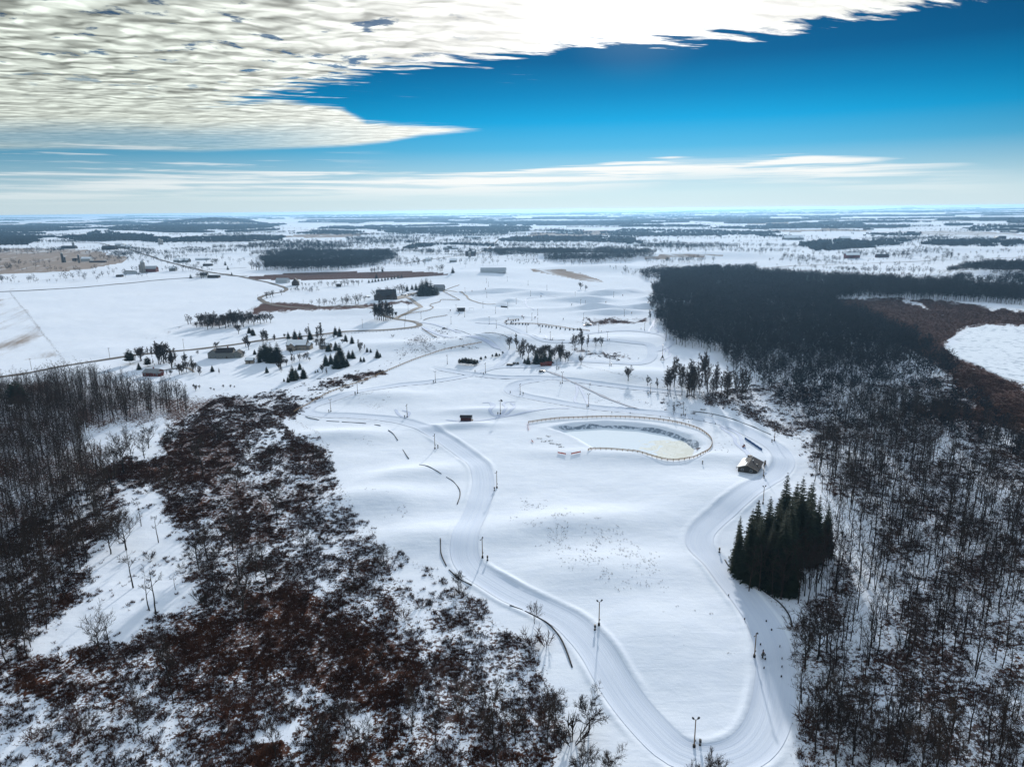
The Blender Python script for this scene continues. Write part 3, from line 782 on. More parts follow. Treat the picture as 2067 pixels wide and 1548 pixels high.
def bank_material():
    m, t, b = new_mat('dark_pond_bank')
    geo = t.node('ShaderNodeNewGeometry').outputs['Position']
    n = t.noise(geo, .55, 5.0, .65); n2 = t.noise(geo, 2.2, 3.0, .6)
    col = t.mix(t.sstep(n, .46, .60), t.mix(n2, (.12, .16, .21), (.26, .31, .38)), (.62, .68, .78))  # dark blue grey bank mottled with pale snow patches
    t.l.new(col, b.inputs['Base Color']); b.inputs['Roughness'].default_value = .7; b.inputs['Specular IOR Level'].default_value = .05
    return m
o = ribbon('pond_bank', catmull(flats([(1128, 859), (1170, 856), (1230, 854.5), (1290, 857.5), (1345, 867), (1388, 883), (1408, 897)]), step=1.0), 3.6, .10, bank_material(), 4, .5)
tag(o, kind='structure')

def lake_material():
    m, t, b = new_mat('lake_ice')
    geo = t.node('ShaderNodeNewGeometry').outputs['Position']
    n = t.noise(geo, .16, 4.0, .6); n2 = t.noise(geo, .02, 3.0)
    col = t.mix(t.m('MULTIPLY', t.sstep(n, .52, .60), t.sstep(n2, .35, .55)), (.78, .83, .90), (.52, .58, .66))
    t.l.new(col, b.inputs['Base Color']); b.inputs['Roughness'].default_value = .7
    b.inputs['Specular IOR Level'].default_value = 0.0
    return m
_lw = flats(LAKE[:11] + LAKE[13:])
_lw = catmull(np.vstack([_lw, _lw[:1]]), n=5)[:-1]
_lw = _lw + np.stack([vnoise(_lw[:, 1] / 9, _lw[:, 0] / 9, 3), vnoise(_lw[:, 0] / 9, _lw[:, 1] / 9, 4)], 1) * 2.5
o = poly_sheet('lake_ice', _lw, lambda x, y: terrain(x, y) + .35, lake_material(), 3)
tag(o, kind='structure')

# ------------------------------------------------------------------ small geometry builder
class MB:
    """collects boxes, bars, tubes into one mesh"""
    def __init__(self): self.v = []; self.f = []
    def add(self, vs, fs):
        k = len(self.v); self.v += [tuple(v) for v in vs]; self.f += [tuple(i + k for i in f) for f in fs]; return self
    def box(self, c, s, rz=0.0):
        cx, cy, cz = c; a, b, h = s[0] / 2, s[1] / 2, s[2] / 2
        cs, sn = math.cos(rz), math.sin(rz)
        vs = [(cx + x * cs - y * sn, cy + x * sn + y * cs, cz + z) for z in (-h, h) for x, y in ((-a, -b), (a, -b), (a, b), (-a, b))]
        return self.add(vs, [(3, 2, 1, 0), (4, 5, 6, 7), (0, 1, 5, 4), (1, 2, 6, 5), (2, 3, 7, 6), (3, 0, 4, 7)])
    def bar(self, p, q, r0, r1=None, n=6, cap=True):
        p, q = Vector(p), Vector(q); r1 = r0 if r1 is None else r1
        d = (q - p).normalized(); a = d.orthogonal().normalized(); b = d.cross(a)
        vs = []
        for c, r in ((p, r0), (q, r1)):
            for i in range(n):
                t = 2 * math.pi * i / n; vs.append(c + (a * math.cos(t) + b * math.sin(t)) * r)
        fs = [(i, (i + 1) % n, n + (i + 1) % n, n + i) for i in range(n)]
        if cap: fs += [tuple(range(n - 1, -1, -1)), tuple(range(n, 2 * n))]
        return self.add(vs, fs)
    def tube(self, pts, r, n=6):
        pts = [Vector(p) for p in pts]; vs = []
        for k, p in enumerate(pts):
            d = (pts[min(k + 1, len(pts) - 1)] - pts[max(k - 1, 0)]).normalized()
            a = d.cross(Vector((0, 0, 1))); a = a.normalized() if a.length > 1e-4 else Vector((1, 0, 0)); b = a.cross(d)
            for i in range(n):
                t = 2 * math.pi * i / n; vs.append(p + (a * math.cos(t) + b * math.sin(t)) * r)
        fs = [(k * n + i, k * n + (i + 1) % n, (k + 1) * n + (i + 1) % n, (k + 1) * n + i) for k in range(len(pts) - 1) for i in range(n)]
        fs += [tuple(range(n - 1, -1, -1)), tuple(range((len(pts) - 1) * n, len(pts) * n))]
        return self.add(vs, fs)
    def prism(self, outline, y0, y1):                      # outline in x,z extruded along y
        n = len(outline)
        vs = [(x, y0, z) for x, z in outline] + [(x, y1, z) for x, z in outline]
        fs = [(i, (i + 1) % n, n + (i + 1) % n, n + i) for i in range(n)] + [tuple(range(n - 1, -1, -1)), tuple(range(n, 2 * n))]
        return self.add(vs, fs)
    def lathe(self, prof, c=(0, 0, 0), n=20):
        vs = []; fs = []
        for r, z in prof:
            for i in range(n):
                t = 2 * math.pi * i / n; vs.append((c[0] + r * math.cos(t), c[1] + r * math.sin(t), c[2] + z))
        for k in range(len(prof) - 1):
            for i in range(n):
                fs.append((k * n + i, k * n + (i + 1) % n, (k + 1) * n + (i + 1) % n, (k + 1) * n + i))
        return self.add(vs, fs)
    def mesh(self, name, mat, smooth_shade=False):
        me = bpy.data.meshes.new(name); me.from_pydata(self.v, [], self.f); me.update()
        bm = bmesh.new(); bm.from_mesh(me); bmesh.ops.recalc_face_normals(bm, faces=bm.faces[:]); bm.to_mesh(me); bm.free()
        if smooth_shade: me.polygons.foreach_set('use_smooth', np.ones(len(me.polygons), bool))
        if mat: me.materials.append(mat)
        return me
    def build(self, name, mat, parent=None, loc=None, rotz=0.0, smooth_shade=False):
        return link(name, self.mesh(name, mat, smooth_shade), parent, loc, rotz)

def empty(name, loc=(0, 0, 0), rz=0.0):
    o = bpy.data.objects.new(name, None); COL.objects.link(o)
    o.location = loc; o.rotation_euler = (0, 0, rz); o.empty_display_size = .5
    return o

def children(o): return list(o.children)
def copy_tree(o, parent=None):
    c = o.copy(); COL.objects.link(c)
    if parent is not None: c.parent = parent
    for ch in children(o): copy_tree(ch, c)
    return c

# ------------------------------------------------------------------ fences
def fence(pix, label, spacing=2.6, h=1.15, rails=(.45, .85, 1.12), mat='rail', cat='fence', world=None):
    w = catmull(flats(pix), step=.5)[:, :2] if world is None else world
    s = np.concatenate([[0], np.cumsum(np.hypot(*np.diff(w, axis=0).T))])
    n = min(99, max(2, int(s[-1] / spacing)))
    k = np.linspace(0, s[-1], n + 1)
    x = np.interp(k, s, w[:, 0]); y = np.interp(k, s, w[:, 1]); z = terrain(x, y)
    root = empty('rail_fence', (x[0], y[0], z[0])); tag(root, label, cat)
    ox, oy, oz = x[0], y[0], z[0]
    post = MB().box((0, 0, h / 2 - .15), (.24, .24, h + .4)).mesh('post', M[mat])
    for a, b, c in zip(x, y, z): link('post', post, root, (a - ox, b - oy, c - oz))
    for hh in rails:
        m = MB()
        for i in range(n):
            p, q = Vector((x[i] - ox, y[i] - oy, z[i] - oz + hh)), Vector((x[i + 1] - ox, y[i + 1] - oy, z[i + 1] - oz + hh))
            d = q - p; m.box((p + q) / 2, (d.length, .07, .19), math.atan2(d.y, d.x))
        m.build('rail', M[mat], root)
    return root

fence([(1067, 852), (1110, 846), (1160, 843), (1240, 841), (1310, 845), (1370, 854), (1410, 867), (1432, 884), (1437, 900), (1425, 917), (1395, 931), (1350, 934), (1315, 926), (1270, 914), (1230, 909), (1200, 909), (1187, 914)], 'wooden post and rail fence curving round the frozen pond', 2.7)
fence([(594, 834), (612, 822), (650, 804), (690, 786), (740, 768), (800, 742), (850, 722), (900, 709), (972, 701)], 'long wooden rail fence between the brown brush and the upper ski run', 3.4)
fence([(852, 665), (870, 677), (882, 684)], 'short dark fence beside the snowy lane below the road bend', 2.6, mat='wood')
fence([(805, 641), (815, 636), (862, 631), (875, 624), (868, 616), (888, 609), (891, 605), (925, 606), (924, 604), (894, 588)], 'zigzag wooden fence between the lodge drive and the snow park', 3.2)
fence([(894, 588), (905, 584), (927, 576)], 'short wooden fence running up from the lodge barn into the snow', 3.0)
fence([(855, 648), (870, 643), (903, 638)], 'straight low wooden fence alone in the snow above the lane', 3.0, mat='wood')
fence([(622, 682), (700, 674), (770, 669), (845, 664)], 'line of dark fence posts along the near side of the road', 3.5, .9, (.6,), 'wood_dark')
fence([(1190, 668), (1160, 665), (1120, 659), (1090, 655), (1050, 654), (1022, 655), (1022, 649), (1046, 646)], 'netting fence with dark pads enclosing the snow tubing lanes', 3.2, 1.1, (.3, .7, 1.0), 'rail')

def net(pix, label):
    w = catmull(flats(pix), step=1.0); z = terrain(w[:, 0], w[:, 1])
    root = empty('safety_net', (w[0][0], w[0][1], z[0])); tag(root, label, 'safety net', 'orange safety nets by the pond')
    m = MB(); p = [Vector((a[0] - w[0][0], a[1] - w[0][1], b - z[0])) for a, b in zip(w, z)]
    for a, b in zip(p[:-1], p[1:]):
        d = (b - a); m.box((a + b) / 2 + Vector((0, 0, .5)), (d.length + .01, .03, .6), math.atan2(d.y, d.x))
    m.build('net', M['orange'], root)
    st = MB().bar((0, 0, -.2), (0, 0, 1.15), .05).mesh('stake', M['wood'])
    for q in (p[0], p[len(p) // 2], p[-1]): link('stake', st, root, q)
net([(1066, 852), (1066, 862), (1067, 868)], 'orange safety net at the far left corner of the pond fence')
net([(1073, 889), (1076, 893)], 'tiny orange net stub on the open left bank of the pond')
net([(1126, 917), (1142, 920)], 'left of the two orange nets below the pond bank')
net([(1153, 920), (1172, 917)], 'right of the two orange nets below the pond bank')

# ------------------------------------------------------------------ black pipes lying at the edges of the runs
PIPES = [
 ([(617, 842), (626, 845), (644, 848)], 'curved black edging pipe at the outer tip of the hairpin run'),
 ([(659, 849.5), (685, 850.5)], 'short straight black pipe just below the hairpin run'),
 ([(690, 851), (715, 852.5), (739, 854.5)], 'longer straight black pipe below the hairpin run'),
 ([(756, 857), (768, 860)], 'stub of black pipe where the pipe line bends downhill'),
 ([(784, 872), (795, 880), (803, 889)], 'thin black pipe half buried in snow on the bend downhill'),
 ([(813, 906), (825, 924.5)], 'black pipe sloping down left of the round snow hump'),
 ([(847, 943), (870, 953), (891, 962)], 'black pipe crossing the smooth snow left of the main run'),
 ([(901, 966), (915, 973), (927, 989), (928.5, 1004), (923, 1021)], 'hooked black pipe on the inside of the run bend'),
 ([(889.5, 1099), (890.5, 1122), (901, 1144)], 'short upright looking black pipe left of the run bend'),
 ([(906.5, 1151), (925, 1167), (952, 1183)], 'black pipe beside the small bare tree at the brush edge'),
 ([(1029, 1224.5), (1055, 1231)], 'straight black pipe above the pair of red brown shrubs'),
 ([(1060, 1234), (1087, 1247), (1107, 1261), (1127, 1283), (1141, 1310), (1155, 1349)], 'long black pipe curving round the pair of red brown shrubs'),
 ([(1463, 1131), (1474, 1146), (1508, 1169), (1541, 1195), (1574, 1219), (1593, 1245), (1599, 1267)], 'long black pipe in front of the dark spruce stand'),
 ([(1400, 831), (1448, 838), (1500, 855), (1556, 879)], 'long black pipe along the brush above the pond'),
 ([(1072, 681), (1085, 688), (1110, 691), (1140, 691.5)], 'dark pipe curving above the clump of bare trees'),
 ([(901, 666), (917, 666), (937, 671), (971, 687), (988, 691), (1013, 693), (1050, 699)], 'long dark pipe winding down past the grassy snow mound'),
 ([(921, 629), (928, 634), (924, 638)], 'small hooked black pipe near the far hut'),
]
for pl, lab in PIPES:
    w = catmull(flats(pl), step=1.2); z = terrain(w[:, 0], w[:, 1])
    bur = .18 * vnoise(w[:, 0] / 5, w[:, 1] / 5, 8)
    p = [Vector((a - w[0][0], b - w[0][1], c - z[0] + .10 + d)) for (a, b), c, d in zip(w, z, bur)]
    o = MB().tube(p, .21, 7).build('black_pipe', M['black'], None, (w[0][0], w[0][1], z[0]), 0, True); tag(o, lab, 'pipe', 'black pipes along the runs')
# blue wind screen by the lodge cabin
w = catmull(flats([(1503, 888), (1518, 898), (1538, 912)]), step=1.0); z = terrain(w[:, 0], w[:, 1])
root = empty('wind_screen', (w[0][0], w[0][1], z[0])); tag(root, 'long blue wind screen standing in the snow behind the cabin', 'screen')
m = MB()
for i in range(len(w) - 1):
    a, b = w[i] - w[0], w[i + 1] - w[0]; d = b - a
    m.box(((a[0] + b[0]) / 2, (a[1] + b[1]) / 2, z[i] - z[0] + .6 + .05 * math.sin(i * 1.7)), (math.hypot(*d) + .02, .05, 1.2), math.atan2(d[1], d[0]))
m.build('screen_cloth', M['blue'], root)
st = MB().bar((0, 0, -.3), (0, 0, 1.3), .05).mesh('post', M['wood_dark'])
for i in range(0, len(w), 4): link('post', st, root, (w[i][0] - w[0][0], w[i][1] - w[0][1], z[i] - z[0]))
# ------------------------------------------------------------------ trees
def veg_mat(name, c0, c1, scale=.35):
    m, t, b = new_mat(name)
    geo = t.node('ShaderNodeNewGeometry').outputs['Position']
    n = t.noise(geo, scale, 3.0, .6)
    rn = t.node('ShaderNodeObjectInfo').outputs['Random']
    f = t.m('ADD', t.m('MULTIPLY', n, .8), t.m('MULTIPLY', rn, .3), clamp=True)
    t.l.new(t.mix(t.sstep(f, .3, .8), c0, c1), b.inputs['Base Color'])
    b.inputs['Roughness'].default_value = .9; b.inputs['Specular IOR Level'].default_value = .05
    return m
M['bark'] = veg_mat('bark', (.022, .018, .017), (.050, .041, .036))
M['twig'] = veg_mat('twigs', (.024, .017, .015), (.066, .046, .036), .15)
M['twig_red'] = veg_mat('red_twigs', (.040, .018, .014), (.10, .042, .028), .2)
M['needle'] = veg_mat('needles', (.009, .015, .011), (.026, .036, .023), .6)
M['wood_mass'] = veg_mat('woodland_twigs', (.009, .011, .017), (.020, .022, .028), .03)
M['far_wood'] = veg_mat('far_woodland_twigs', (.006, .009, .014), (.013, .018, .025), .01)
M['brush'] = veg_mat('brush_stems', (.038, .017, .012), (.145, .066, .040), .10)
M['reed'] = veg_mat('dead_reeds', (.042, .016, .009), (.135, .053, .028), .12)
M['grass'] = veg_mat('dead_grass', (.17, .14, .11), (.34, .27, .20), .3)

class TB:
    """triangles collected for plants"""
    def __init__(self): self.v = []; self.t = []
    def prism(self, p, q, r0, r1, n=3):
        d = q - p; d = d / (np.linalg.norm(d) + 1e-9)
        a = np.cross(d, [0.31, .77, .55]); a /= np.linalg.norm(a) + 1e-9; b = np.cross(d, a)
        k = len(self.v)
        for c, r in ((p, r0), (q, r1)):
            for i in range(n):
                th = 2 * math.pi * i / n; self.v.append(c + (a * math.cos(th) + b * math.sin(th)) * r)
        for i in range(n):
            j = (i + 1) % n
            self.t += [(k + i, k + j, k + n + j), (k + i, k + n + j, k + n + i)]
    def blade(self, p, q, w, rng):
        d = q - p
        a = np.cross(d, rng.normal(size=3)); a *= w / (np.linalg.norm(a) + 1e-9)
        k = len(self.v); self.v += [p - a, p + a, q]; self.t.append((k, k + 1, k + 2))
    def tri(self, a, b, c):
        k = len(self.v); self.v += [a, b, c]; self.t.append((k, k + 1, k + 2))
    def arr(self): return np.array(self.v, float).reshape(-1, 3), np.array(self.t, np.int32).reshape(-1, 3)
    def mesh(self, name, mat):
        v, t = self.arr(); return make_mesh(name, v, t.ravel(), np.full(len(t), 3), mat)

def unit(v): return v / (np.linalg.norm(v) + 1e-9)

def gen_bare(seed, kind='spread', H=14.0, rich=1.0, thick=1.0):
    """trunk with limbs, and the twigs of the crown"""
    r = np.random.default_rng(seed); tr, cr = TB(), TB()
    R0 = H * {'spread': .017, 'forest': .0115, 'column': .012, 'snag': .016}[kind] * thick ** .5
    top = H * {'spread': .55, 'forest': .85, 'column': .9, 'snag': .95}[kind]
    pts = [np.zeros(3)]; lean = r.normal(0, .035, 2)
    nseg = 5
    for k in range(nseg):
        pts.append(pts[-1] + np.array([lean[0] + r.normal(0, .05), lean[1] + r.normal(0, .05), 1.0]) * top / nseg)
    rad = [R0 * (1 - .8 * k / nseg) for k in range(nseg + 1)]
    for k in range(nseg): tr.prism(pts[k], pts[k + 1], rad[k], rad[k + 1], 5)
    def along(t):
        s = t * nseg; k = min(int(s), nseg - 1); f = s - k
        return pts[k] * (1 - f) + pts[k + 1] * f, rad[k] * (1 - f) + rad[k + 1] * f
    nl = int({'spread': 12, 'forest': 13, 'column': 18, 'snag': 4}[kind] * (.7 + .3 * rich))
    lo = {'spread': .28, 'forest': .30, 'column': .12, 'snag': .4}[kind]
    for i in range(nl):
        t = lo + (1 - lo) * (i + r.random()) / nl; t = min(t, .995)
        p, rr = along(t); th = i * 2.4 + r.normal(0, .5)
        up = {'spread': .55 + .9 * t, 'forest': .9 + .7 * t, 'column': 2.2, 'snag': .6}[kind] + r.normal(0, .15)
        d = unit(np.array([math.cos(th), math.sin(th), up]))
        L = H * {'spread': .46 - .12 * t, 'forest': .27 - .10 * (t - .5), 'column': .26 * (1.15 - t * .7), 'snag': .2}[kind] * (.75 + .5 * r.random())
        q = p; br = rr * .62; segs = []
        for k in range(3):
            d2 = unit(d + np.array([0, 0, .12]) + r.normal(0, .16, 3)); e = q + d2 * L / 3
            tr.prism(q, e, br * (1 - .28 * k), br * (1 - .28 * (k + 1)), 3); segs.append((q, e)); q = e; d = d2
        if kind == 'snag':
            if r.random() < .5: continue
        ns = max(2, int(8 * rich))
        for j in range(ns):
            f = .25 + .75 * (j + r.random()) / ns; sidx = min(2, int(f * 3)); a, b = segs[sidx]; o = a + (b - a) * (f * 3 - sidx if f < 1 else 1)
            sd = unit(d * .75 + r.normal(0, .55, 3) + np.array([0, 0, .35])); sl = L * (.26 + .26 * r.random()) * (1.1 - .3 * f)
            e = o + sd * sl
            cr.prism(o, e, br * .26 + .016 * thick, .014 * thick, 3)
            nt = max(2, int(9 * rich))
            for _ in range(nt):
                g = o + (e - o) * (.2 + .8 * r.random())
                td = unit(sd * .8 + r.normal(0, .55, 3) + np.array([0, 0, .25])); tl = sl * (.35 + .45 * r.random())
                cr.blade(g, g + td * tl, .038 * thick, r)
                g2 = g + td * tl * .5
                cr.blade(g2, g2 + unit(td + r.normal(0, .6, 3)) * tl * .55, .03 * thick, r)
    return tr, cr

def gen_lite(seed, H=16.0, nt=40, w=.10):
    """a woodland tree for the dense mass: stem, limbs and a rounded crown of twigs in few triangles"""
    r = np.random.default_rng(seed); tb = TB()
    p = np.zeros(3); q = np.array([r.normal(0, .6), r.normal(0, .6), H * .74])
    tb.prism(p, q, .17, .05, 3)
    R = H * (.23 + .09 * r.random()); lo = .38 + .12 * r.random()
    for i in range(10):
        t = lo + (1 - lo) * (i + r.random()) / 10; u = (t - lo) / (1 - lo)
        prof = R * math.sqrt(max(.04, 1 - (2 * u - .95) ** 2))
        o = p + (q - p) * min(1, t * .95); th = i * 2.4 + r.normal(0, .5)
        e = np.array([math.cos(th) * prof, math.sin(th) * prof, H * t + .04 * H]) + np.array([q[0] * t, q[1] * t, 0]); tb.blade(o, e, .09, r)
        for _ in range(nt // 10):
            g = o + (e - o) * (.35 + .65 * r.random()); td = unit(unit(e - o) * .6 + r.normal(0, .7, 3))
            tb.blade(g, g + td * R * (.35 + .4 * r.random()), w, r)
    return tb.arr()

def gen_far(seed, H=15.0, R=6.0, n=12):
    """a clump of distant crowns: ragged upright leaves of twig haze"""
    r = np.random.default_rng(seed); tb = TB()
    for i in range(n):
        th = r.random() * 6.28; rad = R * math.sqrt(r.random()); b = np.array([math.cos(th) * rad, math.sin(th) * rad, H * .02 * r.random()])
        h = H * (.7 + .35 * r.random()) * (1 - .25 * rad / R); w = R * (.22 + .2 * r.random())
        a = r.random() * 3.14; s = np.array([math.cos(a), math.sin(a), 0]) * w
        m = b + np.array([r.normal(0, .5), r.normal(0, .5), h * .55]); t = b + np.array([r.normal(0, 1), r.normal(0, 1), h])
        tb.tri(b, m + s, m - s); tb.tri(m - s, m + s, t)
    return tb.arr()

def gen_conifer(seed, H=10.0, W=.21, kind='spruce'):
    r = np.random.default_rng(seed); tr, cr = TB(), TB()
    tr.prism(np.zeros(3), np.array([0, 0, H * .98]), H * .014, H * .002, 5)
    nw = (40 if W < .2 else 24) if kind == 'spruce' else 12
    z0 = .05 if kind == 'spruce' else .22
    for k in range(nw):
        t = (k + .5 * r.random()) / nw; z = H * (z0 + (1 - z0) * t)
        L = H * W * ((1 - t) ** .8 + .05) if kind == 'spruce' else H * W * 1.25 * math.sqrt(max(.05, 1 - t ** 1.6))
        nb = 9 if t < .7 else 6
        for i in range(nb):
            th = 6.283 * (i + r.random() * .8) / nb + k
            l = L * (.72 + .45 * r.random()); dz = -.28 * l if kind == 'spruce' else .12 * l
            dz *= (1 - .8 * t)
            dr = np.array([math.cos(th), math.sin(th), 0]); sd = np.array([-dr[1], dr[0], 0])
            o = np.array([0, 0, z]); e = o + dr * l + np.array([0, 0, dz]); mid = o + dr * l * .5 + np.array([0, 0, dz * .35])
            w = l * (.30 if kind == 'spruce' else .36)
            dn = np.array([0, 0, -.10 * l])
            cr.tri(o, mid + sd * w + dn, e); cr.tri(o, e, mid - sd * w + dn)
            for j in range(4):
                f = .35 + .6 * r.random(); g = o + (e - o) * f; s = (1 if j % 2 else -1)
                tip = g + dr * l * .22 + sd * s * w * (.9 + .5 * r.random()) + np.array([0, 0, -.06 * l - .05 * r.random() * l])
                cr.tri(g - dr * l * .08, g + dr * l * .08, tip)
    return tr, cr

def gen_shrub(seed, H=2.2, R=1.6, n=130):
    r = np.random.default_rng(seed); tb = TB()
    for i in range(9):
        th = r.random() * 6.28; d = unit(np.array([math.cos(th) * R * .6, math.sin(th) * R * .6, H * .8]))
        o = np.array([math.cos(th), math.sin(th), 0]) * .2; e = o + d * H * .75; tb.prism(o, e, .035, .012, 3)
        for _ in range(n // 9):
            g = o + (e - o) * (.25 + .75 * r.random()); td = unit(d + r.normal(0, .65, 3) + np.array([0, 0, .2]))
            tb.blade(g, g + td * H * (.25 + .35 * r.random()), .035, r)
    return tb

def scatter(pix_poly, spacing, jitter=.9, warp=0.0, keep=None):
    """points over a patch outlined in photo pixels, about `spacing` metres apart"""
    W_ = flats(pix_poly); lo, hi = W_.min(0), W_.max(0)
    gx = np.arange(lo[0], hi[0], spacing); gy = np.arange(lo[1], hi[1], spacing)
    X, Y = np.meshgrid(gx, gy); X = X.ravel(); Y = Y.ravel()
    X = X + (RNG.random(X.shape) - .5) * spacing * jitter * 1.6; Y = Y + (RNG.random(Y.shape) - .5) * spacing * jitter * 1.6
    dx = dy = 0
    if warp:
        dx = vnoise(X / (warp * 3), Y / (warp * 3), 71) * warp; dy = vnoise(X / (warp * 3), Y / (warp * 3), 72) * warp
    m = in_poly(X + dx, Y + dy, W_)
    X, Y = X[m], Y[m]
    return np.stack([X, Y, terrain(X, Y)], 1)

def instances(name, templates, P, mat, smin=.75, smax=1.25, kind='stuff', label=None, cat=None, group=None, hz=None):
    """many copies of template triangles joined as one mass"""
    n = len(P)
    if n == 0: return None
    which = RNG.integers(0, len(templates), n); V = []; T = []; off = 0
    for k, (tv, tt) in enumerate(templates):
        idx = np.nonzero(which == k)[0]
        if len(idx) == 0: continue
        a = RNG.random(len(idx)) * 6.283; s = smin + (smax - smin) * RNG.random(len(idx))
        sz = s * (hz[idx] if hz is not None else 1.0)
        c, sn = np.cos(a), np.sin(a)
        x = (tv[None, :, 0] * c[:, None] - tv[None, :, 1] * sn[:, None]) * s[:, None] + P[idx, 0][:, None]
        y = (tv[None, :, 0] * sn[:, None] + tv[None, :, 1] * c[:, None]) * s[:, None] + P[idx, 1][:, None]
        z = tv[None, :, 2] * sz[:, None] + P[idx, 2][:, None]
        V.append(np.stack([x, y, z], -1).reshape(-1, 3).astype(np.float32))
        T.append((tt[None] + (np.arange(len(idx)) * len(tv))[:, None, None] + off).reshape(-1, 3)); off += len(idx) * len(tv)
    V = np.concatenate(V); T = np.concatenate(T)
    me = make_mesh(name, V, T.ravel(), np.full(len(T), 3), mat)
    o = link(name, me); tag(o, label, cat, group, kind)
    return o

# ---- templates
BARE = {k: [gen_bare(100 * i + 7 * len(k), k, 14.0) for i in range(5)] for k in ('spread', 'forest', 'column', 'snag')}
for k in ('spread', 'column', 'forest'): BARE[k + '_far'] = [gen_bare(100 * i + 7 * len(k), k, 14.0, 1.0, 2.3 if k == 'forest' else 3.0) for i in range(5)]
BARE['round'] = [gen_bare(300 + i, 'spread', 14.0, 1.35, 1.15) for i in range(3)]
BARE = {k: [(a.mesh('trunk', M['bark']), b.mesh('crown', M['twig'])) for a, b in v] for k, v in BARE.items()}
CONI = {k: [gen_conifer(31 * i + len(k), 10.0, w, k) for i in range(4)] for k, w in (('spruce', .35), ('pine', .30))}
CONI['tall'] = [gen_conifer(77 * i + 3, 10.0, (.13, .16, .19, .15, .18, .198)[i], 'spruce') for i in range(6)]
CONI = {k: [(a.mesh('trunk', M['bark']), b.mesh('crown', M['needle'])) for a, b in v] for k, v in CONI.items()}
LITE = [gen_lite(900 + i, 15.0, 110, .17) for i in range(8)]
MIDT = [gen_lite(950 + i, 14.0, 50, .30) for i in range(6)]
FART = [gen_far(980 + i) for i in range(8)]
FARC = [gen_far(990 + i, 15.0, 30.0, 22) for i in range(6)]
N_BARE = 0
LATER = []

def place_tree(name, tmpl, loc, H, Href, label, cat, group):
    root = empty(name, loc, rnd.random() * 6.28); tag(root, label, cat, group)
    s = H / Href; root.scale = (s * rnd.uniform(.9, 1.1), s * rnd.uniform(.9, 1.1), s)
    a, b = tmpl
    link('trunk', a, root); link('crown', b, root)
    return root

def px_height(loc, dpx):
    """height in metres of something standing at loc that covers dpx rows of the photograph"""
    x, y, z = loc
    p0 = project(np.array(x), np.array(y), np.array(z))[1]; p1 = project(np.array(x), np.array(y), np.array(z + 1.0))[1]
    return dpx / max(p0 - p1, 1e-3)

def bare(px, py, top, kind, label, group=None):
    global N_BARE
    loc = ground(px, py); H = px_height(loc, py - top)
    if loc.xy.length > 800 and group: LATER.append((loc.x, loc.y, loc.z, H)); return None
    N_BARE += 1
    if loc.xy.length > 430 and kind + '_far' in BARE: kind += '_far'
    return place_tree('bare_tree', rnd.choice(BARE[kind]), loc - Vector((0, 0, .15)), H, 14.0 * (1.0 if kind == 'forest' else .97), label, 'tree', group)

def conifer(px, py, top, kind, label, group=None):
    loc = ground(px, py); H = px_height(loc, py - top)
    return place_tree('spruce_tree' if kind != 'pine' else 'pine_tree', rnd.choice(CONI[kind]), loc - Vector((0, 0, .15)), H, 10.0, label, 'tree', group)

def zoomed(x0, y0, k, rows):                     # readings taken from an enlarged part of the photograph
    return [(x0 + a * k, y0 + b * k, y0 + c * k) for a, b, c in rows]

# ---- yard conifers round the two houses
Y1 = zoomed(500, 620, .1597, [(515, 400, 300), (600, 410, 270), (665, 420, 290), (790, 410, 270), (1110, 350, 232), (1165, 370, 240), (1240, 430, 330), (1320, 460, 350), (1510, 565, 500), (1555, 570, 515), (1640, 640, 520), (1675, 628, 570), (1030, 560, 445), (1000, 560, 490), (1115, 545, 420), (990, 740, 580), (1055, 720, 575), (1130, 770, 550), (1170, 690, 440), (1215, 755, 580), (1260, 745, 640), (1280, 650, 535), (1330, 650, 530), (1430, 690, 620), (1470, 690, 620), (460, 940, 890), (510, 950, 870), (570, 925, 720), (615, 905, 760), (710, 900, 750), (660, 790, 690), (240, 830, 745), (150, 700, 600), (170, 650, 470), (215, 640, 420), (250, 675, 430), (300, 690, 440), (345, 690, 500), (385, 695, 430), (90, 600, 530), (60, 350, 260), (25, 330, 240), (885, 820, 780), (855, 830, 795)])
for i, (x, y, t) in enumerate(Y1):
    g = 'far' if y < 690 else 'near'
    conifer(x, y, t, 'spruce', 'dark spruce tree near the road side of the house yards' if g == 'far' else 'dark spruce tree in the snowy yard below the farmhouses', 'spruces round the farmhouses')
Y2 = zoomed(230, 620, .1597, [(320, 790, 690), (1245, 815, 725), (1935, 830, 745), (1780, 600, 530), (1765, 360, 260), (1710, 330, 240), (820, 760, 700)])
L2 = ['small spruce just left of the red roofed cottage', 'rounded spruce alone below the long grey farmhouse', 'single small spruce on the open slope right of the shed', 'small spruce between the shed and the big spruce clump', 'right spruce of the pair above the road', 'left spruce of the pair above the road', 'dark little spruce among the bare yard trees']
for (x, y, t), l in zip(Y2, L2): conifer(x, y, t, 'spruce', l)
for (x, y, t), l in zip(zoomed(230, 620, .1597, [(205, 720, 520), (430, 750, 620)]), ['broad dark pine beside the road at the left of the yards', 'thin ragged pine behind the red roofed cottage']): conifer(x, y, t, 'pine', l)
conifer(38, 825, 768, 'pine', 'tall dark pine standing above the bare wood at the left edge')
for x, y, t in [(1083, 734, 706), (1092, 735, 712), (1100, 735, 706), (1110, 734, 709), (1066, 735, 717), (1059, 733, 722)]: conifer(x, y, t, 'spruce', 'spruce in front of the bare tree clump by the red sheds', 'spruces by the red sheds')
for x, y, t in [(928, 735, 723), (934, 736, 721), (940, 736, 720), (946, 737, 722), (952, 737, 722), (958, 738, 724), (963, 735, 725)]: conifer(x, y, t, 'pine', 'low bushy pine in the dark clump beside the upper run', 'low pines beside the upper run')
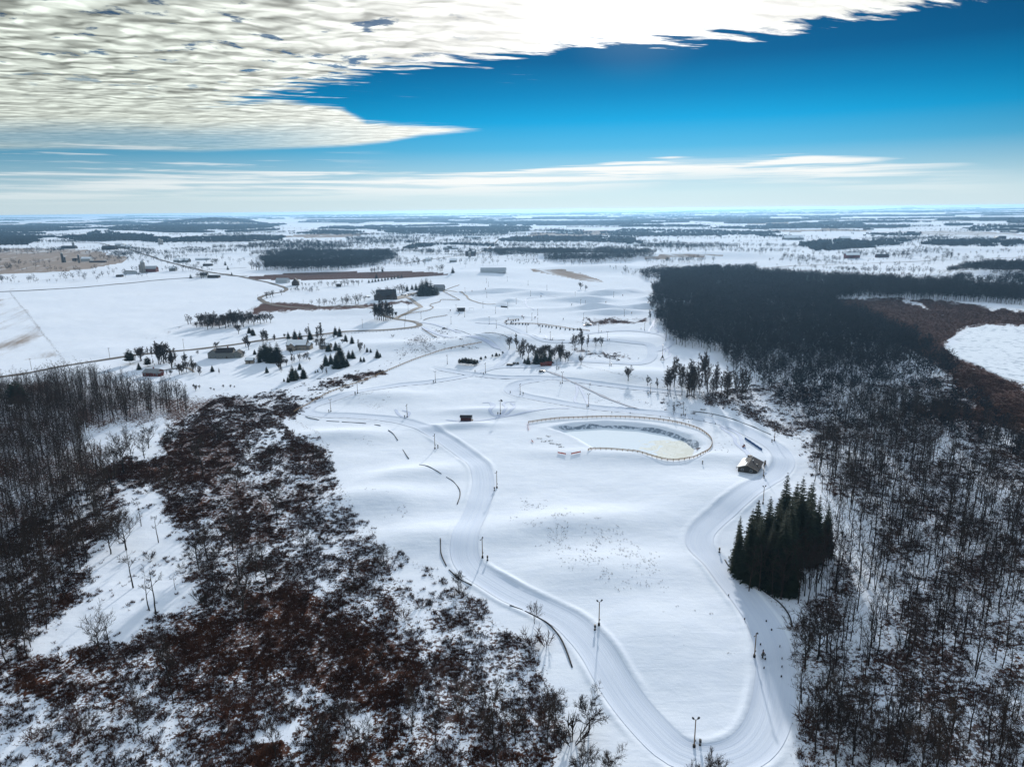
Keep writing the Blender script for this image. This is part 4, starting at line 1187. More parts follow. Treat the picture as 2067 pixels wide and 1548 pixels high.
for x, y, t in [(971, 727, 719), (980, 724, 717), (994, 720, 714), (1002, 721, 711), (1008, 719, 713), (1015, 714, 708)]: conifer(x, y, t, 'pine', 'little young pine in the loose row leading to the bare clump', 'young pines in the loose row')
for x, y, t in [(848, 598, 570), (855, 597, 564), (863, 597, 560), (870, 595, 563), (876, 596, 572), (882, 594, 577), (852, 588, 562), (840, 586, 570), (832, 585, 572), (860, 588, 560)]: conifer(x, y, t, 'spruce', 'tall dark spruce in the dense clump right of the lodge', 'spruces by the lodge')
for x, y, t, l in [(822, 588, 573, 'narrow spruce left of the dense clump by the lodge'), (761, 604, 594, 'small spruce at the left gable of the lodge'), (914, 552, 538, 'round dark evergreen alone on the far snow slope'), (772, 548, 540, 'spruce beside the dark creek bed'), (760, 562, 551, 'spruce in the hedge behind the lodge'), (468, 556, 548, 'lone spruce at the road junction'), (460, 545, 535, 'spruce at the end of the farmyard row'), (385, 562, 552, 'dark spruce left of the junction house'), (455, 536, 525, 'spruce beyond the straight road')]: conifer(x, y, t, 'spruce', l)
for i in range(11): conifer(810 - i * 6.5 + rnd.uniform(-1, 1), 561 + i * 1.0, 553 + i * 1.0, 'spruce', 'small spruce in the planted row along the dark creek', 'spruces along the creek')
# ---- the spruce stand right of the lower run
_st = [(1490, 1155, 1038), (1509, 1166, 1026), (1531, 1176, 1034), (1552, 1184, 1052), (1572, 1192, 1030), (1592, 1198, 1085), (1520, 1140, 1012), (1541, 1148, 1005), (1566, 1158, 990), (1590, 1165, 1002), (1580, 1120, 962), (1603, 1132, 946), (1624, 1140, 962), (1645, 1136, 985), (1662, 1120, 1000), (1600, 1100, 958), (1630, 1108, 972)]
for x, y, t in _st: conifer(x + rnd.uniform(-5, 5), y, t + rnd.uniform(-6, 26), 'tall', 'tall black green spruce in the dense stand beside the lower run', 'spruce stand beside the lower run')

# ---- bare trees that stand clear in the photograph
for x, y, t, k, l in [
 (1188, 1478, 1392, 'round', 'round headed bare tree at the corner of the brush by the lower run'), (775, 1132, 1093, 'round', 'small bushy bare tree alone on the snow at the brush edge'),
 (926, 1192, 1148, 'round', 'small bare tree beside the black pipe at the brush edge'), (1079, 1258, 1212, 'spread', 'small bare tree above the pair of red brown shrubs'),
 (1003, 1560, 1385, 'forest', 'tall thin bare tree with one straight stem at the bottom of the brush'), (1104, 1515, 1395, 'forest', 'slim bare tree in the thicket left of the round headed tree'),
 (645, 935, 900, 'spread', 'small pale bare tree at the snowy edge of the brush'), (505, 925, 882, 'column', 'upright dark bare tree clump in the middle of the brush'),
 (1173, 1580, 1500, 'round', 'bare crown rising at the bottom edge left of the run'), (1232, 1590, 1508, 'round', 'wide bare crown cut off by the bottom edge left of the run'),
 (1428, 1605, 1518, 'round', 'bare crown rising in front of the bottom bend of the run'), (1398, 1590, 1535, 'spread', 'smaller bare crown left in front of the bottom bend'),
 (1625, 1345, 1238, 'round', 'broad fan shaped bare tree leaning over the lower run'), (1650, 1330, 1200, 'spread', 'tall bare tree behind the fan shaped one'),
 (1173, 736, 716, 'spread', 'round bare tree beside the snow run below the reedy patch'), (1268, 768, 738, 'spread', 'large round bare tree alone on the middle slope'),
 (1307, 778, 759, 'spread', 'small bare tree right of the large round one'), (1327, 784, 763, 'column', 'thin pale young tree near the wood corner'),
 (1174, 706, 664, 'column', 'tallest bare tree of the clump behind the reedy patch'), (1160, 706, 672, 'spread', 'dark bushy bare tree left in the clump behind the reedy patch'), (1203, 698, 677, 'spread', 'bare tree on the right of the clump behind the reedy patch'), (1186, 700, 676, 'column', 'slim bare tree between the two taller ones of the reedy clump'), (1214, 699, 680, 'spread', 'outermost bare tree right of the reedy clump'),
 (1028, 704, 676, 'spread', 'open crowned bare tree at the left of the dark clump'), (1043, 704, 674, 'column', 'leaning forked bare tree beside the dark clump'),
 (1360, 838, 812, 'column', 'thin bare sapling behind the pond fence'),
 (1172, 584, 568, 'spread', 'bare tree clump on the far stubble slope'), (1182, 586, 576, 'spread', 'low bare bush beside the far stubble slope'),
 (1326, 648, 624, 'column', 'bare tree beside the red brown reed strip, left of the wood'), (1312, 646, 626, 'column', 'bare tree at the right end of the red brown reed strip'),
]: bare(x, y, t, k, l)
for rows, lab, grp, kinds in [
 (zoomed(230, 620, .1597, [(350, 680, 470), (480, 630, 500), (570, 725, 440), (635, 715, 430), (735, 780, 540), (780, 680, 520), (900, 700, 570), (1000, 800, 620), (1030, 790, 680), (1090, 830, 750), (720, 860, 780), (665, 700, 600), (495, 725, 650), (830, 850, 700), (885, 830, 680)]), 'bare garden tree between the road and the red roofed cottage', 'garden trees by the red roofed cottage', ('spread', 'column')),
 (zoomed(230, 620, .1597, [(1295, 530, 420), (1665, 500, 360), (1705, 540, 350), (1640, 620, 540), (1330, 845, 770), (1890, 400, 280), (1920, 420, 300), (1060, 600, 540), (2030, 420, 340)]), 'bare tree round the long grey farmhouse', 'bare trees by the grey farmhouse', ('spread', 'column')),
 (zoomed(230, 620, .1597, [(940, 220, 70), (1090, 250, 80), (1150, 240, 70), (1185, 285, 140), (1250, 260, 60), (1335, 270, 110), (1410, 270, 90), (1470, 230, 60), (1540, 240, 30), (1600, 200, 40), (1575, 340, 200), (1640, 250, 90), (1700, 210, 60), (1770, 230, 90), (1850, 210, 60), (1930, 190, 60), (1980, 200, 80), (1045, 260, 180), (1115, 255, 190), (1110, 230, 70), (1210, 230, 75), (1290, 230, 80), (1230, 270, 120), (1380, 230, 60), (1500, 220, 40), (1560, 250, 90), (1620, 230, 60), (1520, 260, 110), (1450, 250, 60), (1740, 200, 60), (1820, 200, 90), (1900, 200, 100)]), 'bare tree in the dark grove at the tip of the reedy ditch', 'grove at the tip of the ditch', ('spread',)),
 (zoomed(230, 620, .1597, [(830, 1015, 965), (1035, 1060, 970), (1005, 1015, 970), (1080, 1030, 980), (1385, 1020, 970), (1475, 1020, 970), (1525, 1020, 985), (1225, 1045, 1005), (1270, 1060, 1020)]), 'small round orchard tree on the snow above the brush', 'orchard trees', ('spread',)),
 (zoomed(500, 620, .1597, [(200, 430, 280), (235, 420, 300), (345, 420, 340), (470, 380, 330), (750, 350, 260), (930, 400, 200), (940, 540, 370), (870, 480, 380), (400, 800, 680), (540, 600, 500), (560, 710, 590), (655, 680, 580), (745, 660, 560), (490, 740, 640), (1410, 555, 410), (1440, 520, 430), (945, 830, 720), (1200, 460, 390), (1090, 400, 350)]), 'bare tree among the spruces round the snowy roofed house', 'bare trees by the snowy roofed house', ('spread', 'column')),
 ([(757 + i * 4.4, 648 - abs(i - 4) * .8, 606 + abs(i - 3.5) * 2) for i in range(9)], 'tall bare tree in the clump at the bend of the road', 'clump at the road bend', ('column', 'spread')),
 (zoomed(450, 520, .2177, [(1410, 380, 290), (1470, 350, 280), (1520, 340, 265), (1600, 335, 250), (1640, 330, 240), (1665, 330, 250)]), 'bare tree behind the lodge', 'bare trees behind the lodge', ('spread', 'column')),
 (zoomed(450, 520, .2177, [(890, 450, 380), (960, 430, 390), (990, 432, 395), (1040, 435, 365), (1110, 430, 365), (1150, 430, 365), (1190, 430, 360), (1230, 430, 340), (1275, 400, 340)]), 'bare tree in the row along the reedy ditch left of the lodge', 'row along the ditch', ('spread',)),
 (zoomed(450, 520, .2177, [(410, 380, 305), (440, 372, 300), (465, 365, 310), (1045, 260, 200), (1105, 265, 215), (1130, 265, 205), (1215, 260, 195), (1255, 262, 210), (1290, 240, 200), (910, 260, 210), (800, 265, 225), (850, 265, 230)]), 'bare tree in the hedge line above the long snowy meadow', 'hedge line above the meadow', ('spread',)),
 (zoomed(450, 520, .2177, [(1385, 140, 85), (1440, 140, 75), (1410, 140, 95), (1640, 50, 0), (1700, 48, 5), (1760, 60, 5), (1820, 60, 0), (1910, 130, 70), (1990, 120, 60), (2030, 130, 65), (280, 110, 30), (310, 120, 25), (340, 115, 40)]), 'bare tree on the far snow slope beyond the creek', 'bare trees beyond the creek', ('spread',)),
 (zoomed(1580, 430, .2356, [(1410, 380, 320), (1440, 382, 325), (1500, 370, 330), (1660, 352, 320), (1800, 330, 303), (1870, 330, 295), (1910, 325, 292), (1150, 360, 325), (960, 380, 325), (990, 378, 320), (1030, 380, 318), (940, 375, 335), (1065, 545, 503), (1085, 540, 505), (10, 380, 345), (40, 385, 345), (80, 385, 345), (860, 355, 325), (885, 372, 330)]), 'bare tree along the far farm on the right', 'bare trees of the far right farm', ('spread',)),
 (zoomed(80, 470, .1935, [(1370, 290, 220), (1345, 280, 225), (1650, 340, 290), (1800, 330, 270), (1850, 330, 262), (1350, 390, 340), (1690, 480, 400), (1640, 470, 415), (1490, 260, 232), (1430, 260, 235)]), 'bare tree beside the far farmsteads on the left', 'bare trees of the left farms', ('spread',)),
]:
    for x, y, t in rows:
        bare(x, y, t, rnd.choice(kinds), lab, grp)
        if 'garden' in lab or 'snowy roofed' in lab:
            dy = rnd.uniform(-5, 5); bare(x + rnd.uniform(-9, 9), y + dy, t + dy + rnd.uniform(-2, 8), rnd.choice(kinds), lab, grp)
if LATER:
    q = np.array(LATER)
    for _k in range(2): q = np.vstack([q, q + np.stack([RNG.normal(0, 9, len(q)), RNG.normal(0, 9, len(q)), q[:, 0] * 0, RNG.normal(-1, 2, len(q))], 1)]) if _k == 0 else q
    FB_ = []
    for i in range(5):
        a, b = gen_bare(5100 + i, 'spread', 14.0, .6, 3.6); va, ta = a.arr(); vb, tb_ = b.arr(); va[:, :] /= 14.0; vb[:, :] /= 14.0
        FB_.append((np.concatenate([va, vb]), np.concatenate([ta, tb_ + len(va)])))
    hh = np.clip(q[:, 3], 4, 22)
    for lo, hi in ((0, 8), (8, 12), (12, 16), (16, 30)):
        m_ = (hh >= lo) & (hh < hi); mid = {0: 6.5, 8: 10, 12: 14, 16: 18}[lo]
        T_ = [(v * mid, t) for v, t in FB_]
        if m_.any(): instances('far_hedgerow', T_, np.stack([q[m_, 0], q[m_, 1], terrain(q[m_, 0], q[m_, 1])], 1), M['twig'], .85, 1.15, label={0: 'low bare bushes round the lodge and far farms', 8: 'smaller bare trees round the lodge and far farms', 12: 'bare trees round the lodge and far farms', 16: 'tall bare trees round the lodge and far farms'}[lo], cat='trees')
for i in range(22):
    x = rnd.uniform(1046, 1152); y = 716 + (x - 1046) * .10 + rnd.uniform(-9, 9)
    bare(x, y, y - rnd.uniform(20, 30), 'spread', 'bare tree in the dense dark clump on the middle slope', 'dark clump on the middle slope')
# dead snags and stunted trees in the white hollow on the left
for x, y, t, k in [(269, 1186, 1106, 'snag'), (315, 1240, 1150, 'snag'), (302, 1232, 1158, 'snag'), (354, 1190, 1156, 'snag'), (203, 1322, 1228, 'spread'), (222, 1310, 1240, 'snag'), (450, 1200, 1148, 'snag'), (432, 1200, 1150, 'snag'), (398, 1140, 1090, 'snag'), (175, 1136, 1092, 'snag'), (320, 1095, 1040, 'snag'), (255, 1110, 1020, 'spread'), (285, 1062, 1010, 'snag'), (395, 1078, 1030, 'snag'), (224, 1118, 1040, 'spread'), (240, 1088, 1020, 'spread'), (485, 1180, 1090, 'snag'), (402, 1150, 1085, 'spread')]:
    bare(x, y, t, k, 'broken dead tree in the white hollow left of the brush', 'dead trees in the white hollow')
for x, y, t in [(228, 1000, 900), (300, 905, 850), (256, 900, 862), (250, 955, 868), (232, 960, 890), (345, 905, 855), (268, 945, 880), (292, 925, 870), (410, 960, 880), (440, 890, 850), (340, 1010, 940), (480, 1000, 930), (560, 1060, 980), (470, 1110, 1030), (420, 1130, 1040), (540, 1180, 1100), (340, 1370, 1280), (350, 1420, 1300), (430, 1180, 1110), (520, 1150, 1080), (620, 1130, 1060), (490, 1240, 1130), (700, 1480, 1400), (280, 1480, 1400), (180, 1500, 1430), (560, 1540, 1440), (830, 1480, 1390), (930, 1480, 1380), (880, 1510, 1420), (1040, 1500, 1410), (1120, 1470, 1400), (740, 1540, 1440), (650, 1545, 1470)]:
    bare(x, y, t, 'forest' if rnd.random() < .5 else 'spread', 'scraggly bare tree standing out of the brush on the left', 'bare trees in the left brush')
for i in range(42):
    x = rnd.uniform(1342, 1510); lo = 772 + max(0, (1400 - x)) * .1; y = lo + rnd.random() * (805 + (x - 1342) * .07 - lo)
    bare(x, y, y - rnd.uniform(34, 58), 'forest', 'slender bare tree in the small wood corner above the pond run', 'wood corner above the pond run')

# ---- the open wood along the right edge and the left wood: the largest as single trees, the rest as a mass
RIGHT = [(1640, 1000), (1640, 890), (1700, 830), (1830, 812), (1960, 862), (2150, 915), (2300, 1600), (1640, 1600), (1610, 1460), (1630, 1300), (1690, 1200), (1720, 1090)]
LEFT = [(-160, 800), (40, 790), (170, 768), (260, 790), (360, 808), (395, 830), (300, 842), (190, 868), (170, 900), (195, 950), (225, 1010), (205, 1090), (150, 1180), (110, 1260), (60, 1330), (-200, 1400)]
pr = scatter(RIGHT, 4.9, 1.0); pl = scatter(LEFT, 4.3, 1.0)
ppx = project(pr[:, 0], pr[:, 1], pr[:, 2]); lpx = project(pl[:, 0], pl[:, 1], pl[:, 2])
ok = ppx[0] < 2200; pr = pr[ok]
gapn = fbm(pr[:, 0] / 24, pr[:, 1] / 24, 205, 2); pr = pr[gapn > -.32]
o_r = np.argsort(np.hypot(pr[:, 0], pr[:, 1])); o_l = np.argsort(np.hypot(pl[:, 0], pl[:, 1]))
left_room = max(20, 300 - N_BARE)
nr_ = int(left_room * .6); nl_ = left_room - nr_
def solo(P, n, lab, grp, hlo, hhi):
    global N_BARE
    for x, y, z in P[:n]:
        N_BARE += 1
        place_tree('bare_tree', rnd.choice(BARE['forest']), (x, y, z - .15), rnd.uniform(hlo, hhi), 14.0, lab, 'tree', grp)
_und = scatter([(1500, 1195), (1560, 1180), (1620, 1130), (1690, 1060), (1710, 1140), (1700, 1215), (1640, 1230), (1590, 1225)], 3.8, 1.0)
pr = np.concatenate([pr, _und]); o_r = np.argsort(np.hypot(pr[:, 0], pr[:, 1]))
solo(pr[o_r], nr_, 'slender bare tree in the open wood along the right edge', 'open wood along the right edge', 11, 19)
solo(pl[o_l], nl_, 'slender bare tree at the front of the dense wood on the left edge', 'dense wood on the left edge', 12, 18)
RICH = []
for i in range(5):
    a, b = gen_bare(4000 + i, 'forest', 15.0, .62); va, ta = a.arr(); vb, tb_ = b.arr()
    RICH.append((np.concatenate([va, vb]), np.concatenate([ta, tb_ + len(va)])))
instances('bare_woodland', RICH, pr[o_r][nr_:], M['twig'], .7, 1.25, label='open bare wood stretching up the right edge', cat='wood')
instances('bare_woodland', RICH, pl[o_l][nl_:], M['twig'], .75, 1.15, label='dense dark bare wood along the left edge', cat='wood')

# ---- woods that read as one mass
BIG = [(1322, 615), (1330, 650), (1356, 694), (1400, 706), (1440, 712), (1500, 768), (1560, 800), (1640, 812), (1740, 800), (1850, 790), (1935, 778), (1918, 752), (1885, 728), (1848, 706), (1800, 674), (1740, 648), (1688, 632), (1690, 612), (1820, 606), (1960, 612), (2075, 618), (2090, 600), (2000, 588), (1850, 578), (1700, 570), (1560, 562), (1440, 556), (1340, 560), (1330, 590)]
p = scatter(BIG, 4.9, 1.0, 8)
ppy = project(p[:, 0], p[:, 1], p[:, 2])[1]
thin = .5 + .5 * fbm(p[:, 0] / 38, p[:, 1] / 38, 611, 3)
p = p[(thin > .24) & (RNG.random(len(p)) < 1.0 - .62 * smooth(ppy, 690, 800))]
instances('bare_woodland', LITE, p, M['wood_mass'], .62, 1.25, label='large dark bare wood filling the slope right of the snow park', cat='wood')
p = scatter([(1600, 770), (1720, 780), (1850, 770), (1925, 790), (2000, 850), (2100, 900), (2100, 960), (1900, 890), (1740, 880), (1650, 900), (1620, 850), (1560, 810)], 6.5, 1.0, 10)
instances('bare_woodland', LITE, p, M['wood_mass'], .4, .85, label='low bare scrub wood between the big wood and the right edge', cat='wood')
FARW = [
 ([(528, 540), (540, 549), (600, 552), (680, 548), (720, 544), (800, 526), (790, 514), (700, 511), (600, 512), (530, 520)], 'square dark wood beyond the left fields', 7, 1.2, MIDT),
 ([(1285, 566), (1312, 569), (1400, 562), (1520, 556), (1520, 545), (1380, 547), (1310, 550)], 'dark wood strip behind the snow park', 7, 1.0, MIDT),
 ([(1918, 552), (1960, 562), (2067, 572), (2180, 578), (2180, 532), (2067, 530), (1990, 537), (1940, 545)], 'bare wood on the rise at the right edge', 7, 1.1, MIDT),
 ([(1930, 590), (2000, 588), (2100, 600), (2140, 590), (2067, 575), (1960, 566), (1900, 572)], 'dark wood strip below the rise at the right edge', 7, 1.0, MIDT),
 ([(1005, 520), (1040, 515), (1100, 520), (1110, 530), (1200, 531), (1280, 527), (1318, 524), (1310, 514), (1200, 511), (1120, 509), (1060, 505), (1010, 508)], 'long dark wood behind the long metal shed', 7, 1.0, MIDT),
 ([(132, 482), (150, 487), (200, 488), (250, 486), (335, 491), (340, 481), (280, 475), (200, 473), (140, 477)], 'dark wood behind the far left farmstead', 18, 1.2, FART),
 ([(-200, 500), (40, 497), (70, 488), (108, 477), (0, 474), (-200, 475)], 'dark wood at the far left edge', 18, 1.1, FART),
 ([(335, 491), (400, 491), (470, 489), (575, 484), (590, 478), (480, 479), (380, 479), (340, 483)], 'long tree belt right of the far left wood', 18, 1.0, FART),
 ([(295, 467), (375, 464), (480, 465), (548, 461), (560, 455), (500, 452), (430, 450), (320, 456)], 'wooded hill rising on the left horizon', 24, 1.2, FART),
 ([(740, 463), (790, 472), (900, 473), (1010, 471), (1075, 466), (1060, 460), (900, 459), (760, 459)], 'broad blue wood in the middle distance', 22, 1.0, FART),
 ([(1005, 488), (1100, 490), (1180, 488), (1290, 493), (1300, 482), (1200, 477), (1100, 477), (1010, 481)], 'blue wood belt above the middle fields', 18, 1.0, FART),
 ([(1190, 472), (1300, 476), (1500, 475), (1570, 478), (1560, 468), (1400, 465), (1250, 464)], 'long blue wood right of the middle fields', 22, 1.0, FART),
 ([(1618, 498), (1660, 508), (1740, 503), (1825, 492), (1825, 484), (1740, 486), (1660, 489), (1620, 491)], 'dark tree belt left of the far right farm', 15, 1.0, FART),
 ([(1870, 494), (1960, 496), (2040, 497), (2060, 489), (1960, 484), (1880, 484)], 'dark tree belt above the far right fields', 15, 1.0, FART),
 ([(1640, 460), (1740, 461), (1830, 459), (1835, 454), (1700, 453)], 'narrow blue wood far on the right', 24, 1.0, FART),
 ([(1965, 466), (2080, 470), (2180, 470), (2180, 459), (1975, 457)], 'blue wood at the far right edge', 22, 1.0, FART),
 ([(820, 502), (880, 499), (895, 493), (840, 492)], 'small far tree clump in the middle fields', 14, .8, FART),
 ([(880, 494), (960, 497), (1000, 500), (1000, 495), (930, 491)], 'thin far hedgerow wood in the middle fields', 14, .8, FART),
 ([(600, 448), (720, 452), (760, 447), (640, 445)], 'pale blue far wood left of the centre', 30, 1.0, FART),
 ([(870, 449), (1000, 452), (1200, 455), (1320, 452), (1150, 447), (950, 446)], 'pale blue far wood across the centre', 34, 1.0, FARC),
 ([(1330, 446), (1500, 450), (1640, 448), (1480, 443)], 'pale blue far wood right of the centre', 34, 1.0, FARC),
 ([(140, 452), (260, 456), (380, 454), (250, 449)], 'pale blue far wood behind the left fields', 30, 1.0, FART),
 ([(-100, 468), (60, 470), (160, 466), (220, 462), (60, 460), (-100, 460)], 'blue wood far at the left edge', 26, 1.0, FART),
 ([(1595, 528), (1640, 530), (1690, 536), (1700, 530), (1650, 522), (1600, 520)], 'patch of bare scrub along the far creek', 12, .55, MIDT),
 ([(1600, 545), (1660, 548), (1750, 556), (1860, 562), (1920, 566), (1920, 562), (1800, 554), (1680, 544)], 'loose trees along the far edge of the big wood', 11, .8, MIDT),
 ([(1240, 556), (1290, 560), (1300, 552), (1260, 546), (1230, 548)], 'thin scrub on the hollow behind the snow park', 12, .45, MIDT),
 ([(1290, 500), (1350, 503), (1420, 498), (1350, 490), (1300, 492)], 'bare woodlot right of the middle wood belt', 11, .9, MIDT),
 ([(1180, 506), (1240, 508), (1290, 504), (1230, 499)], 'small woodlot above the long dark wood', 10, .8, MIDT),
 ([(975, 512), (1010, 519), (1032, 508), (1000, 501)], 'dark woodlot at the left tip of the long dark wood', 9, .9, MIDT),
 ([(885, 512), (960, 515), (1000, 521), (985, 525), (900, 519)], 'loose grove by the far single silo', 16, .7, MIDT),
 ([(690, 487), (760, 491), (805, 486), (740, 481)], 'woodlot above the square dark wood', 13, .9, MIDT),
 ([(590, 472), (680, 475), (735, 470), (660, 466)], 'blue woodlot below the wooded hill', 18, .9, FART),
 ([(205, 508), (290, 512), (330, 508), (280, 503), (220, 504)], 'grove round the farm before the left wood', 13, .8, MIDT),
 ([(340, 505), (400, 508), (440, 503), (380, 499)], 'grove under the two pale silos', 13, .75, MIDT),
 ([(212, 517), (265, 519), (263, 514), (216, 512)], 'round dark clump alone on the tan field', 9, .9, MIDT),
 ([(640, 463), (720, 465), (765, 459), (680, 455)], 'pale blue woodlot left of the broad blue wood', 22, .9, FART),
 ([(1690, 516), (1770, 519), (1800, 513), (1720, 509)], 'grove behind the bright red barn', 11, .7, MIDT),
 ([(1820, 513), (1905, 517), (1925, 509), (1850, 506)], 'loose grove right of the red barns', 14, .7, MIDT),
 ([(1460, 513), (1560, 508), (1625, 506), (1560, 502), (1470, 506)], 'scrubby creek line in the right middle fields', 17, .6, MIDT),
 ([(1100, 470), (1180, 472), (1200, 467), (1120, 465)], 'pale woodlot in the middle of the far fields', 20, .8, FART),
 ([(1440, 462), (1530, 464), (1560, 459), (1470, 457)], 'pale woodlot right of the far centre', 22, .8, FART),
 ([(1740, 476), (1830, 478), (1860, 472), (1770, 470)], 'woodlot behind the far standing silo', 18, .8, FART),
 ([(585, 590), (640, 592), (650, 584), (600, 582)], 'dark bushy thicket by the far dark barn', 7, .45, MIDT),
 ([(1005, 528), (1060, 536), (1120, 534), (1060, 526)], 'scrub round the long metal shed', 12, .45, MIDT),
]
for poly, lab, sp, hs, T in FARW:
    p = scatter(poly, sp, 1.0, sp * 2.2)
    gp = fbm(p[:, 0] / (sp * 7), p[:, 1] / (sp * 7), 707, 3); p = p[(gp > -.42) & (RNG.random(len(p)) < .96)]
    if len(p) == 0: continue
    hv_ = .82 + .45 * fbm(p[:, 0] / (sp * 9), p[:, 1] / (sp * 9), 709, 2)
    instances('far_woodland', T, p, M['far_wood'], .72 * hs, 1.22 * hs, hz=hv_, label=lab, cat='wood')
P = []
for i in range(75):                                               # small woodlots between the far fields
    d = 1900 * math.exp(rnd.random() * math.log(2.6)); a = math.radians(rnd.choice([rnd.uniform(-38, 38), rnd.uniform(-20, 12)])); L = rnd.uniform(70, 420); D = rnd.uniform(20, 70); rot = rnd.choice([0, .1, -.15, .3])
    n = int(L * D / 120); u = (RNG.random(n) - .5) * L; v = (RNG.random(n) - .5) * D * (1 - .5 * np.abs(2 * u / L))
    X = d * math.sin(a) + u * math.cos(rot) - v * math.sin(rot); Y = d * math.cos(a) + u * math.sin(rot) + v * math.cos(rot)
    P.append(np.stack([X, Y, terrain(X, Y)], 1))
instances('far_woodland', MIDT, np.concatenate(P), M['far_wood'], .6, 1.2, label='small dark woodlots between the snowy far fields', cat='woods')
# woods towards the horizon
P = []
for i in range(300):
    d = 4200 * math.exp(rnd.random() ** .8 * math.log(26000 / 4200)); a = math.radians(rnd.uniform(-41, 41))
    if 5200 < d < 12000 and -21 < math.degrees(a) < -13: continue
    if d < 5200 and abs(math.degrees(a)) < 24 and rnd.random() < .6: continue
    L = rnd.uniform(.05, .26) * d ** .93; D = rnd.uniform(.010, .035) * d; rot = rnd.gauss(0, .25)
    n = int(min(900, max(24, L * D / (46 ** 2 if d < 12000 else 80 ** 2))))
    u = (RNG.random(n) - .5) * L; v = (RNG.random(n) - .5) * D * (1 - .5 * np.abs(2 * u / L))
    X = d * math.sin(a) + u * math.cos(rot) - v * math.sin(rot); Y = d * math.cos(a) + u * math.sin(rot) + v * math.cos(rot)
    P.append(np.stack([X, Y, terrain(X, Y)], 1))
instances('far_woodland', FARC, np.concatenate(P), M['far_wood'], .7, 1.35, label='scattered blue woods fading towards the horizon', cat='woods', hz=None)
# hedges and single far trees in the middle distance
P = []
for i in range(150):
    d = rnd.uniform(1450, 6500); a = math.radians(rnd.uniform(-38, 38)); L = rnd.uniform(60, 420); rot = rnd.choice([0, 0, .25, -.3, 1.2])
    n = int(L / 16); u = np.linspace(-.5, .5, n) * L + RNG.normal(0, 5, n)
    keep = RNG.random(n) < .7
    X = (d * math.sin(a) + u * math.cos(rot))[keep]; Y = (d * math.cos(a) + u * math.sin(rot))[keep]
    q = project(X, Y, X * 0)
    P.append(np.stack([X, Y, terrain(X, Y)], 1))
for i in range(170):                                              # groves round the far farms
    d = 1500 * math.exp(rnd.random() * math.log(6.0)); a = math.radians(rnd.uniform(-39, 39)); n = rnd.randint(4, 34); L = rnd.uniform(18, 110)
    X = d * math.sin(a) + RNG.normal(0, L, n); Y = d * math.cos(a) + RNG.normal(0, L * .5, n)
    P.append(np.stack([X, Y, terrain(X, Y)], 1))
instances('far_hedgerow', MIDT, np.concatenate(P), M['wood_mass'], .4, 1.05, label='far hedgerows and groves dividing the snowy fields', cat='hedgerows')

# ---- shrubs that can be told apart
SHR = [[gen_shrub(10 + i).mesh('shrub', M[k]) for i in range(4)] for k in ('twig', 'twig_red')]
def shrub(px, py, H, kind, label, group=None):
    loc = ground(px, py); me = rnd.choice(SHR[kind])
    o = link('shrub', me, None, loc - Vector((0, 0, .1)), rnd.random() * 6.28); s = H / 2.2
    o.scale = (s * rnd.uniform(.95, 1.4), s * rnd.uniform(.95, 1.4), s); tag(o, label, 'shrub', group); return o
for x, y, H, k, l in [(1073, 1302, 5.2, 1, 'left red brown shrub of the pair inside the pipe bend'), (1103, 1304, 4.6, 1, 'right red brown shrub of the pair inside the pipe bend'), (1155, 1502, 6.0, 0, 'dark round shrub left of the round headed tree'), (930, 1198, 3.4, 1, 'red brown shrub at the foot of the small tree by the pipe'), (303, 1128, 3.4, 0, 'grey rounded bush alone in the white hollow'), (255, 1132, 1.9, 0, 'smaller grey bush left in the white hollow'), (366, 1148, 2.2, 0, 'low twiggy bush on the right of the white hollow'), (405, 1215, 4.4, 0, 'grey bush between the white hollow and the brush'), (300, 995, 2.6, 0, 'grey bush on the upper white hollow'), (550, 917, 3.2, 0, 'black rounded bush near the upper edge of the brush'), (590, 912, 2.8, 0, 'black bush right at the upper edge of the brush'), (652, 1098, 3.0, 0, 'black bush near the right edge of the brush'), (793, 680, 2.6, 0, 'single round bush on the snowy paddock'), (613, 776, 1.8, 0, 'small dark bush by the rail fence'), (690, 790, 2.0, 0, 'small bush right at the rail fence'), (1690, 1390, 4.0, 0, 'dense dark bush in the right wood by the run'), (1625, 1460, 4.2, 1, 'red brown bush at the foot of the right wood'), (1500, 828, 2.8, 0, 'dark bush in the brush above the pond run'), (1530, 845, 2.6, 0, 'dark low bush behind the long pipe above the pond')]: shrub(x, y, H, k, l)
_n = 0
while _n < 150:
    x = rnd.uniform(0, 1120); y = rnd.uniform(800, 1540)
    b_, r_, f_, s_ = cover(np.array([x]), np.array([y]))
    if b_[0] < .34 + .3 * rnd.random(): continue
    _n += 1; shrub(x, y, rnd.uniform(1.4, 3.6), rnd.choice([0, 1, 1, 1]), 'dark twiggy shrub in the brown brush on the left', 'shrubs in the left brush')
_n = 0
while _n < 70:
    x = rnd.uniform(1600, 2067); y = rnd.uniform(860, 1540)
    b_, r_, f_, s_ = cover(np.array([x]), np.array([y]))
    if b_[0] < .3: continue
    _n += 1; shrub(x, y, rnd.uniform(1.4, 3.4), rnd.choice([0, 0, 1]), 'dark low shrub under the open wood on the right', 'shrubs under the right wood')

